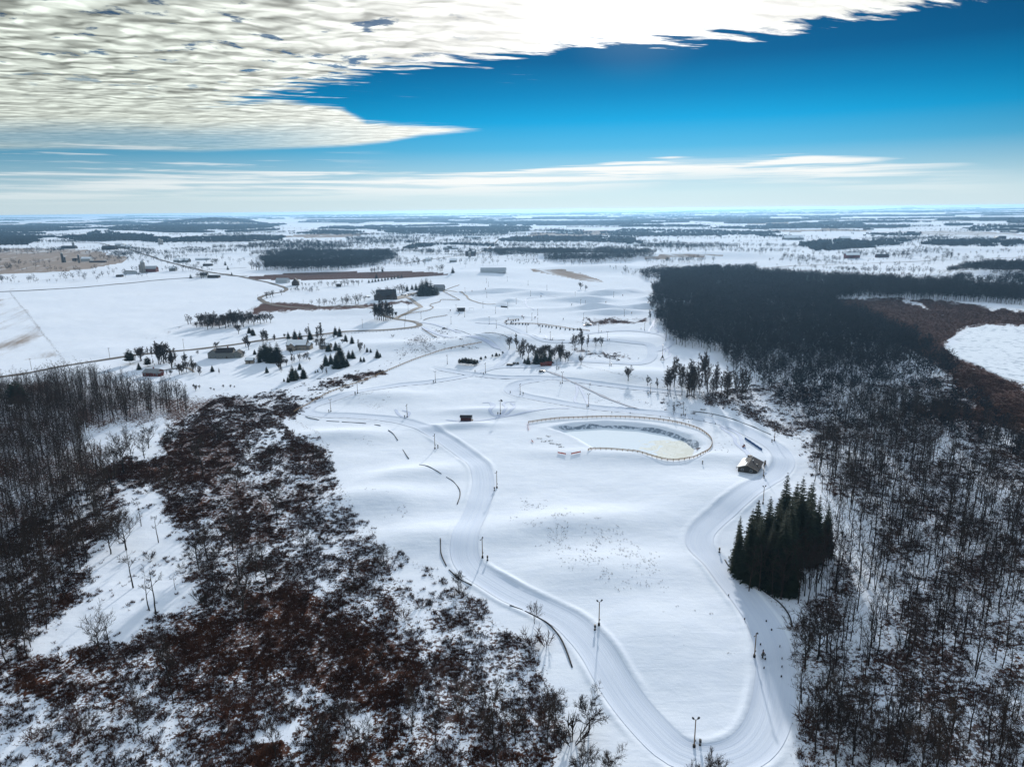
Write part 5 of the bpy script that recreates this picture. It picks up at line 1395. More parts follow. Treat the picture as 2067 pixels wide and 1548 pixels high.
# ---- ground cover nobody could count: brush stems, reeds, grass tufts
def gen_tuft(seed, H, R, n, w):
    r = np.random.default_rng(seed); tb = TB()
    for i in range(n):
        th = r.random() * 6.28; o = np.array([math.cos(th), math.sin(th), 0]) * R * .6 * r.random()
        d = np.array([math.cos(th) * .7 + r.normal(0, .3), math.sin(th) * .7 + r.normal(0, .3), 1.0]); tb.blade(o - np.array([0, 0, .1]), o + unit(d) * H * (.6 + .6 * r.random()), w, r)
    return tb.arr()
BT = [gen_tuft(50 + i, .75, .42, 8, .06) for i in range(8)]
RT = [gen_tuft(70 + i, 1.5, .5, 9, .06) for i in range(8)]
GT = [gen_tuft(90 + i, .26, .22, 6, .04) for i in range(6)]
def cover_scatter(box, n, chan):
    """points of one kind of ground cover, drawn where the ground carries it"""
    px = RNG.uniform(box[0], box[2], n); py = RNG.uniform(box[1], box[3], n)
    W_ = grounds(np.stack([px, py], 1))
    area = np.hypot(W_[:, 0], W_[:, 1]) ** 3                        # even density on the ground, not in the picture
    c = cover(px, py)[chan]
    clump = .5 + .5 * fbm(W_[:, 0] / 3.2, W_[:, 1] / 3.2, 301, 3)
    return W_, px, py, c, clump, area
def dens_points(x0, x1, y0, y1, per, chan, thr):
    X = RNG.uniform(x0, x1, per); Y = RNG.uniform(y0, y1, per)
    Z = terrain(X, Y); px, py = project(X, Y, Z)
    c = cover(px, py)[chan]
    clump = .5 + .5 * (.55 * fbm(X / 1.5, Y / 1.5, 301, 2) + .45 * fbm(X / 5.5, Y / 5.5, 305, 2)) * 1.3
    m = (c > .03) & (clump < thr(c)) & (px > -120) & (px < 2200) & (py < 1640)
    return np.stack([X, Y, Z], 1)[m]
pb = np.concatenate([dens_points(-190, 40, 112, 480, 330000, 0, lambda c: .20 + .55 * c), dens_points(60, 330, 112, 560, 330000, 0, lambda c: .16 + .55 * c), dens_points(-120, 0, 430, 760, 26000, 0, lambda c: .15 + .6 * c)])
instances('brush', BT, pb, M['brush'], .6, 1.5, label='brown brush stems covering the snowy hollows', cat='brush')
prd = np.concatenate([dens_points(-190, 40, 112, 640, 150000, 1, lambda c: .05 + .85 * c * c), dens_points(60, 620, 112, 900, 200000, 1, lambda c: .02 + .9 * c * c)])
instances('reeds', RT, prd, M['reed'], .6, 1.3, label='red brown dead reeds standing in the wet hollows', cat='reeds')
pgr = dens_points(-120, 140, 140, 640, 170000, 3, lambda c: .13 + .40 * c)
edge = []
for pl in ([(600, 850), (640, 880), (668, 925), (672, 950), (690, 1000), (730, 1060), (755, 1085)], [(790, 1112), (840, 1140), (900, 1180), (960, 1215)], [(1100, 690), (1150, 700)], [(1170, 738), (1200, 750), (1240, 762), (1300, 770)], [(1335, 800), (1350, 815), (1390, 828), (1440, 836)], [(1585, 1215), (1610, 1340), (1612, 1540)], [(1470, 1140), (1530, 1190), (1590, 1235)], [(1240, 762), (1300, 772), (1320, 778)], [(20, 590), (60, 640), (100, 690), (135, 735)], [(80, 566), (140, 560), (200, 552)]):
    w = catmull(flats(pl), step=.35)[:, :2]; w = w + RNG.normal(0, .8, w.shape); w = w[RNG.random(len(w)) < .75]
    edge.append(np.stack([w[:, 0], w[:, 1], terrain(w[:, 0], w[:, 1])], 1))
instances('dead_grass', GT, np.concatenate([pgr] + edge), M['grass'], .6, 1.7, label='tufts of dead grass poking through the snow', cat='grass')
instances('dead_grass', GT, np.concatenate([dens_points(-10, 0, 0, 1, 0, 3, lambda c: c)] + [grounds([(x + rnd.uniform(-5, 5), y + rnd.uniform(-1.2, 1.2)) for x, y in [(1089, 885), (1098, 891), (1107, 881), (1111, 890), (1113, 895), (1120, 896), (1128, 898), (1133, 902)] for _ in range(16)])]), M['grass'], 1.0, 2.2, label='tan grass clumps on the bare left bank of the pond', cat='grass')
print('bare trees', N_BARE, 'brush', len(pb), 'reeds', len(prd), 'grass', len(pgr))
# ------------------------------------------------------------------ light poles, hydrants and other small things of the ski hill
def make_pole(kind):
    root = empty('light_pole')
    MB().bar((0, 0, -.4), (0, 0, 7.3), .155, .115, 8).build('pole', M['wood'], root)
    MB().bar((0, 0, -.1), (0, 0, .75), .34, .34, 10).build('base_pad', M['black'], root)
    MB().box((.2, 0, 1.9), (.22, .3, .5)).build('junction_box', M['metal'], root)
    a = MB()
    if kind == 'twin':
        for s in (-1, 1): a.bar((0, 0, 7.1), (s * .45, 0, 7.45), .05)
        a.build('lamp_arm', M['metal'], root)
        for s in (-1, 1):
            m = MB().bar((s * .35, 0, 7.38), (s * .62, -.05, 7.72), .10, .25, 8); m.bar((s * .62, -.05, 7.72), (s * .80, -.08, 7.92), .25, .20, 8); m.build('lamp_head', M['lamp'], root)
    elif kind == 'horn':
        a.bar((-.5, 0, 7.0), (.7, 0, 7.0), .05); a.build('lamp_arm', M['metal'], root)
        for dx, dz in ((.75, .35), (.3, .55), (1.15, -.1), (.65, -.25)):
            MB().bar((dx * .6, 0, 7.0 + dz * .6), (dx, -.35, 7.0 + dz), .12, .34, 8).build('loudspeaker', M['lamp'], root)
        MB().bar((-.45, 0, 7.0), (-.7, -.2, 7.25), .09, .2, 8).build('lamp_head', M['lamp'], root)
    else:
        a.bar((0, 0, 7.0), (.12, -.25, 7.2), .05); a.build('lamp_arm', M['metal'], root)
        MB().bar((.05, -.1, 7.25), (.12, -.4, 7.45), .16, .27, 8).build('lamp_head', M['lamp'], root)
        MB().bar((-.1, -.1, 6.7), (-.75, -.25, 6.55), .07, .14, 8).build('lamp_head', M['lamp'], root)
    return root
PROTO = {k: make_pole(k) for k in ('twin', 'single', 'horn')}
_used = set()
def place(proto_key, store, loc, rz, label, cat, group=None, scale=1.0):
    src = store[proto_key]
    o = src if proto_key not in _used else copy_tree(src)
    _used.add(proto_key)
    o.location = loc; o.rotation_euler = (0, 0, rz); o.scale = (scale,) * 3
    for k in ('label', 'category', 'group'):
        if k in o: del o[k]
    tag(o, label, cat, group); return o
POLES = [
 (1401, 1508, 'twin', 'tall light pole with two splayed lamps inside the bottom bend of the run'), (1522.6, 1326, 'single', 'light pole left of the dark hydrant on the lower right leg of the run'),
 (1209, 1262, 'twin', 'light pole at the outer edge of the lower left leg of the run'), (974, 1126, 'single', 'light pole on the inside of the left bend above the black pipe'),
 (1003, 985, 'single', 'light pole on the open snow right of the wide left bend'), (878, 906, 'single', 'light pole above the thick black pipe on the left slope'),
 (822, 842, 'single', 'light pole above the hairpin leg, left of the dark hut'), (668, 831, 'twin', 'light pole just inside the left hairpin tip'),
 (1010, 836, 'horn', 'light pole hung with dark loudspeakers right of the dark hut'), (1050, 797, 'single', 'light pole inside the tight bend above the loudspeaker pole'),
 (1188, 821, 'twin', 'light pole above the left half of the pond fence'), (1135, 774, 'twin', 'light pole where the worn path leaves the upper run'),
 (980, 754, 'single', 'light pole below the low bushy pines'), (879, 772, 'twin', 'light pole beside the upper left run'), (722, 795, 'single', 'light pole beside the long rail fence'),
 (903, 735, 'single', 'greenish light pole near the upper end of the long rail fence'), (1379, 838, 'single', 'light pole in front of the wood corner above the pond'),
 (1540, 1017, 'twin', 'light pole left of the spruce stand'), (1541, 961, 'single', 'light pole at the right corner of the cabin'), (1563, 890, 'single', 'light pole at the end of the long pipe by the brush'),
 (1313, 795, 'single', 'light pole below the thin pale young tree'), (1231, 738, 'single', 'light pole right of the round bare tree on the middle run'), (1124, 746, 'single', 'light pole right of the red sheds'),
 (1208.6, 670, 'single', 'light pole at the right end of the padded tubing fence'), (1226, 687, 'twin', 'light pole right of the clump behind the reedy patch'), (1111, 686, 'single', 'light pole above the curved dark pipe of the middle slope'),
 (1301, 667, 'single', 'light pole near the wood edge on the smooth round hill'), (1343.7, 688, 'single', 'light pole at the very edge of the big wood'), (1063.5, 672, 'single', 'left light pole below the row of padded posts'), (1090.6, 671, 'single', 'right light pole below the row of padded posts'),
]
for i, (x, y, k, l) in enumerate(POLES):
    place(k, PROTO, ground(x, y), rnd.uniform(-.5, .5), l, 'light pole', 'light poles of the ski hill', rnd.uniform(.97, 1.05) * (1.1 if k == 'horn' else 1.0))
FARP = [(1002, 662), (1073.6, 647), (1085.5, 656), (1085.5, 637), (1178, 646), (1181.5, 619), (1260, 638.5), (1071, 598), (1066, 576), (1104, 586), (1161, 600), (1172, 609), (1238.7, 600), (1042, 608), (1025, 623), (1024, 568), (938.7, 589), (982.7, 601), (986, 579), (982, 571), (921, 627.5), (975, 621.6), (938, 640), (1000.5, 633), (987.5, 654.6), (910.5, 654.6), (850, 644), (824, 628)]
for x, y in FARP:
    place('single' if rnd.random() < .6 else 'twin', PROTO, ground(x, y), rnd.uniform(-.6, .6), 'thin light pole standing in the far snow park', 'light pole', 'light poles of the far snow park')

def make_hydrant():
    root = empty('snow_hydrant')
    MB().bar((0, 0, -.3), (0, 0, 1.0), .13, .13, 8).build('riser_pipe', M['metal'], root)
    MB().box((0, 0, 1.25), (.5, .5, .8)).build('control_box', M['lamp'], root)
    MB().bar((0, 0, -.05), (0, 0, .38), .30, .30, 10).build('base_pad', M['black'], root)
    return root
HY = {'hydrant': make_hydrant()}
for x, y, l in [(1413, 1504, 'dark box on a post beside the twin lamp pole in the bottom bend'), (1201, 1272, 'small dark hydrant left of the pole on the lower left leg'), (984, 1131, 'hydrant with a shadow right of the pole on the left bend'), (998, 990, 'hydrant left of the pole on the open snow'), (884, 904, 'hydrant right of the pole on the left slope'), (817, 844, 'hydrant left of the pole above the hairpin leg'), (664, 832, 'hydrant by the pole at the hairpin tip'), (1005, 837, 'hydrant left of the loudspeaker pole'), (1056, 797, 'hydrant right of the pole in the tight bend'), (1185, 822, 'hydrant at the pole above the pond fence'), (1131, 775, 'hydrant at the pole where the worn path starts'), (976, 755, 'hydrant at the pole below the low pines'), (875, 773, 'hydrant at the pole beside the upper left run'), (717, 796, 'hydrant at the pole beside the rail fence'), (1542, 966, 'hydrant in front of the cabin corner pole'), (1532, 1017, 'hydrant left of the pole by the spruce stand'), (1558, 893, 'hydrant left of the pole at the end of the long pipe'), (1375, 841, 'hydrant at the pole before the wood corner'), (1383, 841, 'second hydrant right of the pole before the wood corner'), (1452, 1115, 'hydrant at the left tip of the spruce stand'), (1308, 797, 'hydrant at the pole below the pale young tree'), (1191, 777, 'lone hydrant beside the upper run'), (1030, 794, 'lone hydrant at the outer tip of the tight bend'), (959, 753, 'lone hydrant where the upper runs meet'), (1234, 738, 'hydrant right of the pole on the middle run'), (1128, 745, 'hydrant right of the pole by the red sheds'), (1214, 671, 'hydrant right of the pole at the padded fence'), (1230, 687, 'hydrant right of the pole by the reedy clump'), (1115, 686, 'hydrant right of the pole above the curved pipe'), (1294, 665, 'hydrant on the smooth round hill by the wood'), (1418, 936, 'low dark fitting on the snow below the pond fence')]:
    place('hydrant', HY, ground(x, y), rnd.uniform(-.6, .6), l, 'hydrant', 'snowmaking hydrants', rnd.uniform(.9, 1.15))

def make_gun():
    root = empty('snow_gun')
    MB().bar((-.55, .1, 1.75), (.6, -.2, 2.05), .52, .42, 12).build('fan_barrel', M['lamp'], root)
    m = MB().bar((.6, -.2, 2.05), (.72, -.23, 2.08), .46, .46, 12); m.build('nozzle_ring', M['redpaint'], root)
    MB().box((0, 0, .75), (.7, .6, .6)).build('motor_box', M['lamp'], root)
    MB().bar((0, 0, 1.0), (0, 0, 1.6), .1, .1, 8).build('mast', M['metal'], root)
    for th in (.4, 2.5, 4.6): MB().bar((0, 0, .7), (1.0 * math.cos(th), 1.0 * math.sin(th), -.1), .07, .05).build('leg', M['metal'], root)
    return root
GUN = {'gun': make_gun()}
place('gun', GUN, ground(1539, 1329), 1.2, 'dark snow gun with red parts right of the pole on the lower right leg', 'snow gun', 'snow guns', .72)
for x, y, l in [(980, 585.5, 'snow gun on the far upper snow slope'), (953, 590, 'snow gun left of the far upper slope mound'), (1092, 593, 'snow gun behind the long snow ridge'), (1157, 601, 'snow gun left of the tall snow whales'), (1223, 609, 'snow gun between the snow whales'), (1257, 598, 'snow gun right of the upper snow whales'), (1308, 613, 'dark snow gun near the wood edge'), (1275, 629, 'snow gun below the right snow ridge'), (1054, 639, 'snow gun left of the tubing hill'), (1057, 644, 'snow gun at the start of the tubing fence'), (1080, 643, 'snow gun right of the tubing fence pole'), (1137, 646, 'snow gun below the terraced hill'), (1154, 617, 'snow gun on top of the terraced hill'), (1026, 646, 'snow gun by the corner of the tubing fence'), (909, 629, 'snow gun left of the far hut')]:
    place('gun', GUN, ground(x, y), rnd.uniform(-1.5, 1.5), l, 'snow gun', 'snow guns', rnd.uniform(.85, 1.05))

# dark padded posts along the tubing lanes and marker boards on the run
pad = MB().box((0, 0, .75), (1.1, 1.1, 1.9)).mesh('padded_post', M['black'])
def pads(rows, label, group):
    for x, y in rows:
        g = ground(x, y); root = empty('padded_post', g, rnd.uniform(-.3, .3)); tag(root, label, 'padded post', group)
        link('pad', pad, root); MB().bar((0, 0, 1.6), (0, 0, 2.3), .08).build('post', M['wood'], root)
pads([(1023, 655.5), (1031.5, 654.5), (1035.5, 655), (1041, 655.5), (1048, 655), (1055, 655.5), (1061, 655.7), (1066, 656), (1088, 658.5), (1095, 659.5), (1102, 660), (1108, 661), (1114, 662), (1123, 662.7), (1131, 664.5), (1141, 666), (1150, 666.5), (1158, 666.7), (1166, 666.3), (1171, 665.5)], 'dark padded post in the front row of the tubing lanes', 'front row of padded posts')
pads([(1022, 650), (1032, 651), (1036, 649), (1041, 648), (1047, 647)], 'dark padded post in the short back row of the tubing lanes', 'back row of padded posts')
def make_marker():
    root = empty('marker_board')
    MB().box((0, 0, .38), (.40, .07, .54)).build('board', M['black'], root)
    MB().bar((0, .07, -.3), (0, .07, .8), .03).build('stake', M['wood'], root)
    return root
MK = {'marker': make_marker()}
for i, (a, b) in enumerate([(295, 115), (860, 170), (998, 400), (1213, 830), (1268, 1145), (1268, 1360), (800, 1390), (710, 780), (780, 945), (828, 1058), (835, 1160)]):
    side = 'inner' if a < 850 else 'outer'
    place('marker', MK, ground(1480 + a * .0775, 1240 + (b + 25) * .0775), rnd.uniform(-.3, .9), 'small dark marker board on the %s edge of the lower right leg' % side, 'marker board', 'marker boards on the %s edge' % side)
place('marker', MK, ground(1470.6, 1203), .5, 'highest small marker board on the lower right leg', 'marker board', None)
place('marker', MK, ground(1577, 1367), 0, 'lowest small marker board at the outer edge of the right leg', 'marker board', None)
for x, y in [(1235, 833), (1272, 835), (1333, 842), (1351, 845), (1379, 849), (1398, 846), (1421, 850), (1444, 856), (1390, 852)]:
    place('marker', MK, ground(x, y), rnd.uniform(-.4, .4), 'small dark marker on the run behind the pond fence', 'marker board', 'markers behind the pond fence')

# utility poles along the road
def make_utility():
    root = empty('utility_pole')
    MB().bar((0, 0, -.4), (0, 0, 9.2), .16, .11, 7).build('pole', M['wood'], root)
    MB().box((0, 0, 8.6), (1.9, .12, .14)).build('crossarm', M['wood'], root)
    i = MB()
    for x in (-.8, 0.25, .8): i.bar((x, 0, 8.65), (x, 0, 8.95), .05)
    i.build('insulators', M['metal'], root)
    return root
UT = {'utility': make_utility()}
for x, y, l in [(64, 747, 'utility pole at the far left end of the near road'), (222, 724, 'utility pole left of the road pine'), (371.5, 705, 'utility pole above the bare garden trees'), (624, 671, 'utility pole behind the snowy roofed house'), (732, 662, 'utility pole on the meadow above the dark fence posts'), (817, 662, 'utility pole left of the road bend'), (819, 652, 'utility pole beyond the road bend'), (521.5, 608, 'utility pole left of the narrow road curve'), (549, 618, 'utility pole inside the narrow road curve'), (613, 620, 'utility pole on the meadow edge by the reedy ditch')]:
    place('utility', UT, ground(x, y), .3, l, 'utility pole', 'utility poles along the road')

# lattice mast on legs at the east run
g = ground(1337, 727); root = empty('lift_mast', g); tag(root, 'tall mast on splayed legs beside the run near the big wood', 'mast')
MB().bar((0, 0, 1.5), (0, 0, 12.5), .22, .14, 8).build('mast', M['wood'], root)
for th in (.3, 1.9, 3.4, 5.0): MB().bar((0, 0, 4.2), (2.0 * math.cos(th), 2.0 * math.sin(th), -.2), .16, .16).build('leg', M['lamp'], root)
MB().box((0, 0, 2.2), (1.6, 1.6, .25)).build('platform', M['wood_dark'], root)
MB().box((0, 0, 12.2), (1.4, .2, .25)).build('crosshead', M['metal'], root)

# ------------------------------------------------------------------ buildings
def gable(m, w, d, h0, hr, ov=.4, th=.18):
    """roof of two slabs over a w x d plan, ridge along y"""
    s = (hr - h0) / (w / 2)
    for sg in (-1, 1):
        out = [(0, hr + th), (sg * (w / 2 + ov), h0 - ov * s + th), (sg * (w / 2 + ov), h0 - ov * s), (0, hr)]
        m.prism(out if sg > 0 else out[::-1], -d / 2 - ov, d / 2 + ov)
    return m

def walls(m, w, d, h0, hr):
    return m.prism([(-w / 2, -.5), (w / 2, -.5), (w / 2, h0), (0, hr), (-w / 2, h0)], -d / 2, d / 2)

def window(root, x, y, z, w, h, face):
    """face: 's' (-y), 'e' (+x), 'w' (-x)"""
    f = MB(); g = MB(); t = .06
    if face == 's':
        for dx in (-w / 2, w / 2): f.box((x + dx, y - .04, z), (t, .08, h + t))
        for dz in (-h / 2, h / 2): f.box((x, y - .045, z + dz), (w + t, .09, t))
        g.box((x, y - .012, z), (w, .03, h))
    else:
        sg = 1 if face == 'e' else -1
        for dy in (-w / 2, w / 2): f.box((x + sg * .04, y + dy, z), (.08, t, h + t))
        for dz in (-h / 2, h / 2): f.box((x + sg * .045, y, z + dz), (.09, w + t, t))
        g.box((x + sg * .012, y, z), (.03, w, h))
    o = f.build('window', M['whitewall'], root); g.build('pane', M['glass'], o)

def house(px, py, rz, blocks, label, cat='house', wall='greywall', roof='charcoal', wins=True, chimney=None, snow=None, name='farmhouse', group=None):
    """blocks: (x, y, w, d, eave, ridge, turned) in metres round the ground point under the photo pixel"""
    g = ground(px, py); root = empty(name, g, rz); tag(root, label, cat, group)
    for bi, (bx, by, w, d, h0, hr, turn) in enumerate(blocks):
        hold = MB(); walls(hold, w, d, h0, hr); rf = MB(); gable(rf, w, d, h0, hr)
        sn = MB()
        if snow:
            s = (hr - h0) / (w / 2)
            for sg in (-1, 1):
                if snow == 'both' or (snow == 'w' and sg < 0) or (snow == 'e' and sg > 0):
                    a, b = .12, w / 2 - .1
                    out = [(sg * a, hr + .19 - a * s), (sg * b, h0 + .22), (sg * b, h0 + .34), (sg * a, hr + .36 - a * s)]
                    sn.prism(out if sg > 0 else out[::-1], -d / 2 - .1, d / 2 + .1)
        for mb in (hold, rf, sn):
            nv = []
            for x, y, z in mb.v:
                if turn: x, y = -y, x
                nv.append((x + bx, y + by, z))
            mb.v = nv
        hold.build('wall', M[wall], root)
        r_ = rf.build('roof', M[roof], root)
        if sn.v: sn.build('snow_cover', M['snowcap'], r_)
        if chimney and bi == 0:
            MB().box((bx + chimney[0], by + chimney[1], hr + .3), (.8, .8, 1.8)).build('chimney', M['red'], r_)
        W2, D2 = (d, w) if turn else (w, d)
        if wins:
            n = max(1, int(W2 / 3.2))
            for k in range(n):
                wx_ = bx - W2 / 2 + (k + .5) * W2 / n
                if k == n // 2 and bi == 0:
                    dd = MB().box((wx_, by - D2 / 2 - .03, 1.0), (1.0, .07, 2.1)).build('door', M['wood_dark'], root)
                    MB().box((wx_ + .35, by - D2 / 2 - .09, 1.0), (.06, .06, .12)).build('handle', M['metal'], dd)
                else: window(root, wx_, by - D2 / 2, 1.5, 1.1, 1.2, 's')
    return root

# cabin beside the pond, its gable end towards the camera
A_, B_ = flat(1489, 955), flat(1527, 961.5)
ca = math.atan2(B_[1] - A_[1], B_[0] - A_[0]); cw = math.hypot(B_[0] - A_[0], B_[1] - A_[1]); cd = 11.5
mx, my = (A_[0] + B_[0]) / 2 - math.sin(ca) * cd / 2, (A_[1] + B_[1]) / 2 + math.cos(ca) * cd / 2
root = empty('warming_cabin', (mx, my, float(terrain(np.array([mx]), np.array([my]))[0])), ca)
tag(root, 'dark gabled cabin with a half snow covered roof beside the run', 'cabin')
MB_ = MB(); walls(MB_, cw, cd, 2.3, 3.9).build('wall', M['lamp'], root)
rf = MB(); gable(rf, cw, cd, 2.3, 3.9, .7, .16); ro = rf.build('roof', M['charcoal'], root)
s_ = 1.6 / (cw / 2)
sn = MB(); sn.prism([(-.9, 4.08 - .9 * s_), (-.9, 4.2 - .9 * s_), (-cw / 2 - .5, 2.63 - .5 * s_), (-cw / 2 - .5, 2.48 - .5 * s_)], -cd / 2 - .55, -cd / 2 + 4.2)
sn.prism([(-2.0, 4.08 - 2.0 * s_), (-2.0, 4.2 - 2.0 * s_), (-cw / 2 - .5, 2.63 - .5 * s_), (-cw / 2 - .5, 2.48 - .5 * s_)], -cd / 2 + 4.2, -cd / 2 + 7.3)
sn.prism([(-2.9, 4.08 - 2.9 * s_), (-2.9, 4.2 - 2.9 * s_), (-cw / 2 - .5, 2.63 - .5 * s_), (-cw / 2 - .5, 2.48 - .5 * s_)], -cd / 2 + 7.3, cd / 2 + .5)
sn.build('snow_cover', M['snowcap'], ro)
tr_ = MB()
for sg in (-1, 1):
    out = [(0, 4.09), (sg * (cw / 2 + .72), 2.32 - .72 * s_ + .17), (sg * (cw / 2 + .72), 2.12 - .72 * s_), (0, 3.86)]
    tr_.prism(out if sg > 0 else out[::-1], -cd / 2 - .78, -cd / 2 - .71)
tr_.build('barge_board', M['tanwall'], ro)
MB().bar((-.3, cd / 2 - 1.5, 3.6), (-.3, cd / 2 - 1.5, 4.7), .14).build('vent_pipe', M['metal'], ro)
MB().box((.9, 1.2, 3.95), (.45, .45, .5)).build('roof_vent', M['steel'], ro)
MB().box((2.9, -.6, 3.1), (.6, .35, .3)).build('roof_vent', M['metal'], ro)
window(root, -2.2, -cd / 2, 1.4, 1.0, .9, 's'); window(root, 1.6, -cd / 2, 1.4, 1.0, .9, 's')
dd = MB().box((cw / 2 + .03, 1.5, 1.0), (.07, 1.0, 2.0)).build('door', M['wood_dark'], root); MB().box((cw / 2 + .1, 1.85, 1.0), (.06, .06, .12)).build('handle', M['metal'], dd)
g = ground(1513.5, 927); o = empty('air_handler', g, .3); tag(o, 'square dark machine box standing behind the cabin', 'machine box')
MB().box((0, 0, 1.3), (1.6, 1.5, 1.4)).build('housing', M['lamp'], o)
for x in (-.6, .6):
    for y in (-.5, .5): MB().box((x, y, .3), (.14, .14, .9)).build('leg', M['metal'], o)
g = ground(1544, 939); o = empty('board_screen', g, 1.0); tag(o, 'dark board screen at the right end of the cabin', 'screen')
m = MB()
for k in range(9): m.box((k * .42 - 1.7, 0, .8), (.40, .08, 1.7 + .05 * (k % 3)))
m.build('boards', M['wood_dark'], o)
for x in (-1.8, 0, 1.8): MB().box((x, .12, .7), (.12, .12, 1.9)).build('post', M['wood'], o)
# snowmobile with its rider seat beside the wind screen
g = ground(1501, 902); o = empty('snowmobile', g, .9); tag(o, 'small dark red snowmobile parked behind the cabin', 'snowmobile')
m = MB().prism([(-1.2, .35), (1.0, .3), (1.35, .55), (.7, .95), (.2, .85), (-1.1, .7)], -.38, .38); m.build('body', M['redpaint'], o)
MB().box((-.55, 0, .85), (1.1, .45, .22)).build('seat', M['black'], o)
MB().prism([(.45, .9), (.75, .95), (.35, 1.35), (.28, 1.33)], -.3, .3).build('windscreen', M['glass'], o)
MB().bar((.2, -.42, 1.12), (.2, .42, 1.12), .04).build('handlebar', M['metal'], o)
MB().prism([(-1.35, .05), (.5, .05), (.6, .3), (-1.3, .35)], -.25, .25).build('track', M['black'], o)
for s in (-.5, .5): MB().prism([(.3, 0), (1.4, 0), (1.6, .18), (1.4, .06), (.3, .06)], s - .09, s + .09).build('ski', M['lamp'], o)

# dark red hut on the hill
g = ground(941, 849); root = empty('start_hut', g, -.06); tag(root, 'dark red hut with a black roof and open right end on the open hill', 'hut')
w_, d_, h_ = 6.0, 3.0, 2.3
m = MB(); m.box((0, -d_ / 2, .2 + h_ / 2), (w_, .12, h_)); m.box((-w_ / 2 + .06, 0, .2 + h_ / 2), (.12, d_ - .13, h_)); m.box((0, d_ / 2, .2 + h_ / 2), (w_, .12, h_)); m.build('wall', M['maroon'], root)
MB().box((.35, 0, .12), (w_ + 1.0, d_ + .3, .2)).build('floor', M['wood'], root)
rf = MB(); rf.prism([(-d_ / 2 - .5, 2.35), (-d_ / 2 - .5, 2.5), (0, 3.35), (d_ / 2 + .4, 2.7), (d_ / 2 + .4, 2.55), (0, 3.2)], -w_ / 2 - .4, w_ / 2 + .55)
rf.v = [(y, x, z) for x, y, z in rf.v]; rf.build('roof', M['charcoal'], root)
MB().box((w_ / 2 - .15, -.2, 1.3), (.08, 2.2, 1.9)).build('door', M['whitewall'], root)  # white panel put in for the white light in the open end
for y in (-1.2, 1.2): MB().bar((w_ / 2 + .45, y, .2), (w_ / 2 + .45, y, 2.6), .06).build('post', M['wood'], root)

house(310, 757, -.12, [(0, 0, 9, 11, 2.8, 4.6, True), (5.8, -2.6, 4.2, 5, 2.5, 3.2, True)], 'red walled cottage with a grey roof partly under snow', wall='red', roof='metal', snow='e', chimney=(0, 1), name='cottage')
house(457, 722, .10, [(0, 0, 9, 13, 5.2, 8.2, True), (-9.5, .5, 8, 7, 4.6, 7.4, False), (9.5, .3, 7, 8, 3.6, 6.0, False)], 'long grey farmhouse with three dark roofs above the yard', wall='greywall', roof='charcoal', chimney=(2, 0))
house(505, 733, .15, [(0, 0, 5.2, 6, 2.6, 4.2, True)], 'small tan shed with a snowy roof left of the big spruces', 'shed', wall='tanwall', roof='charcoal', snow='w', name='garden_shed')
house(602, 705, -.05, [(0, 0, 10, 17, 4.4, 8.2, True), (-3, -4.5, 6, 7, 4.0, 6.5, False), (8, 1, 8, 7, 3.4, 5.4, True)], 'wide house with white snow covered roofs among the spruces', wall='tanwall', roof='charcoal', snow='both', chimney=(0, 3))
house(658, 703, -.2, [(0, 0, 6.5, 9, 2.7, 4.6, True)], 'low garage with a snow covered roof right of the snowy house', 'garage', wall='tanwall', roof='charcoal', snow='both', name='garage')
house(780, 604, .25, [(0, 0, 14, 26, 6, 13, True), (-11, -7, 11, 14, 5, 10.5, False), (9, -6, 9, 10, 5, 11.5, False)], 'large dark lodge with steep clustered gables', 'lodge', wall='wood_dark', roof='charcoal', chimney=(3, 2), name='lodge')
house(887, 587, -.15, [(0, 0, 11, 15, 5, 9, True)], 'barn with a snow streaked roof right of the dense spruce clump', 'barn', wall='greywall', roof='metal', wins=False, snow='e', name='barn')
house(931, 628, 0, [(0, 0, 4.5, 8.5, 2.6, 3.8, True)], 'small black hut standing alone in the snow park', 'hut', wall='lamp', roof='charcoal', wins=False, name='lift_hut')
house(996, 550, -.06, [(0, 0, 15, 46, 4.5, 8.5, True)], 'long low grey metal shed at the far edge of the snow park', 'shed', wall='steel', roof='steel', wins=False, name='long_shed')
house(571, 571, -.1, [(0, 0, 13, 20, 5, 8.0, True)], 'grey metal farm shed beside the narrow road', 'shed', wall='steel', roof='steel', wins=False, name='farm_shed')
house(597, 576, .2, [(0, 0, 11, 13, 5.5, 11.5, False)], 'dark steep roofed barn right of the grey farm shed', 'barn', wall='wood_dark', roof='charcoal', wins=False, name='barn')
house(684, 579, 0, [(0, 0, 5, 7, 3, 4.6, True)], 'tiny dark shed in the hedge line', 'shed', wall='wood_dark', roof='charcoal', wins=False, name='field_shed')
house(1107, 738, .1, [(0, 0, 3.4, 4.6, 2.4, 3.1, True), (-4.4, -.8, 3.2, 3.4, 2.0, 2.6, True)], 'pair of joined rust red sheds below the spruces', 'shed', wall='red', roof='red', wins=False, name='tool_shed')
house(413, 560, .1, [(0, 0, 9, 13, 4, 8.5, True)], 'white house at the road junction', wall='whitewall', roof='charcoal', wins=False, snow='e')
house(432, 561, 0, [(0, 0, 9, 20, 3, 5, True)], 'low dark shed right of the junction house', 'shed', wall='wood_dark', roof='charcoal', wins=False, name='farm_shed')
house(350, 547, 0, [(0, 0, 9, 12, 5, 9, True)], 'small farmhouse between bare trees right of the big silo', wall='greywall', roof='charcoal', wins=False, snow='w')
house(306, 549, 0, [(0, 0, 12, 24, 7, 12, True)], 'rust red barn joined to the big silo', 'barn', wall='red', roof='steel', wins=False, name='barn')
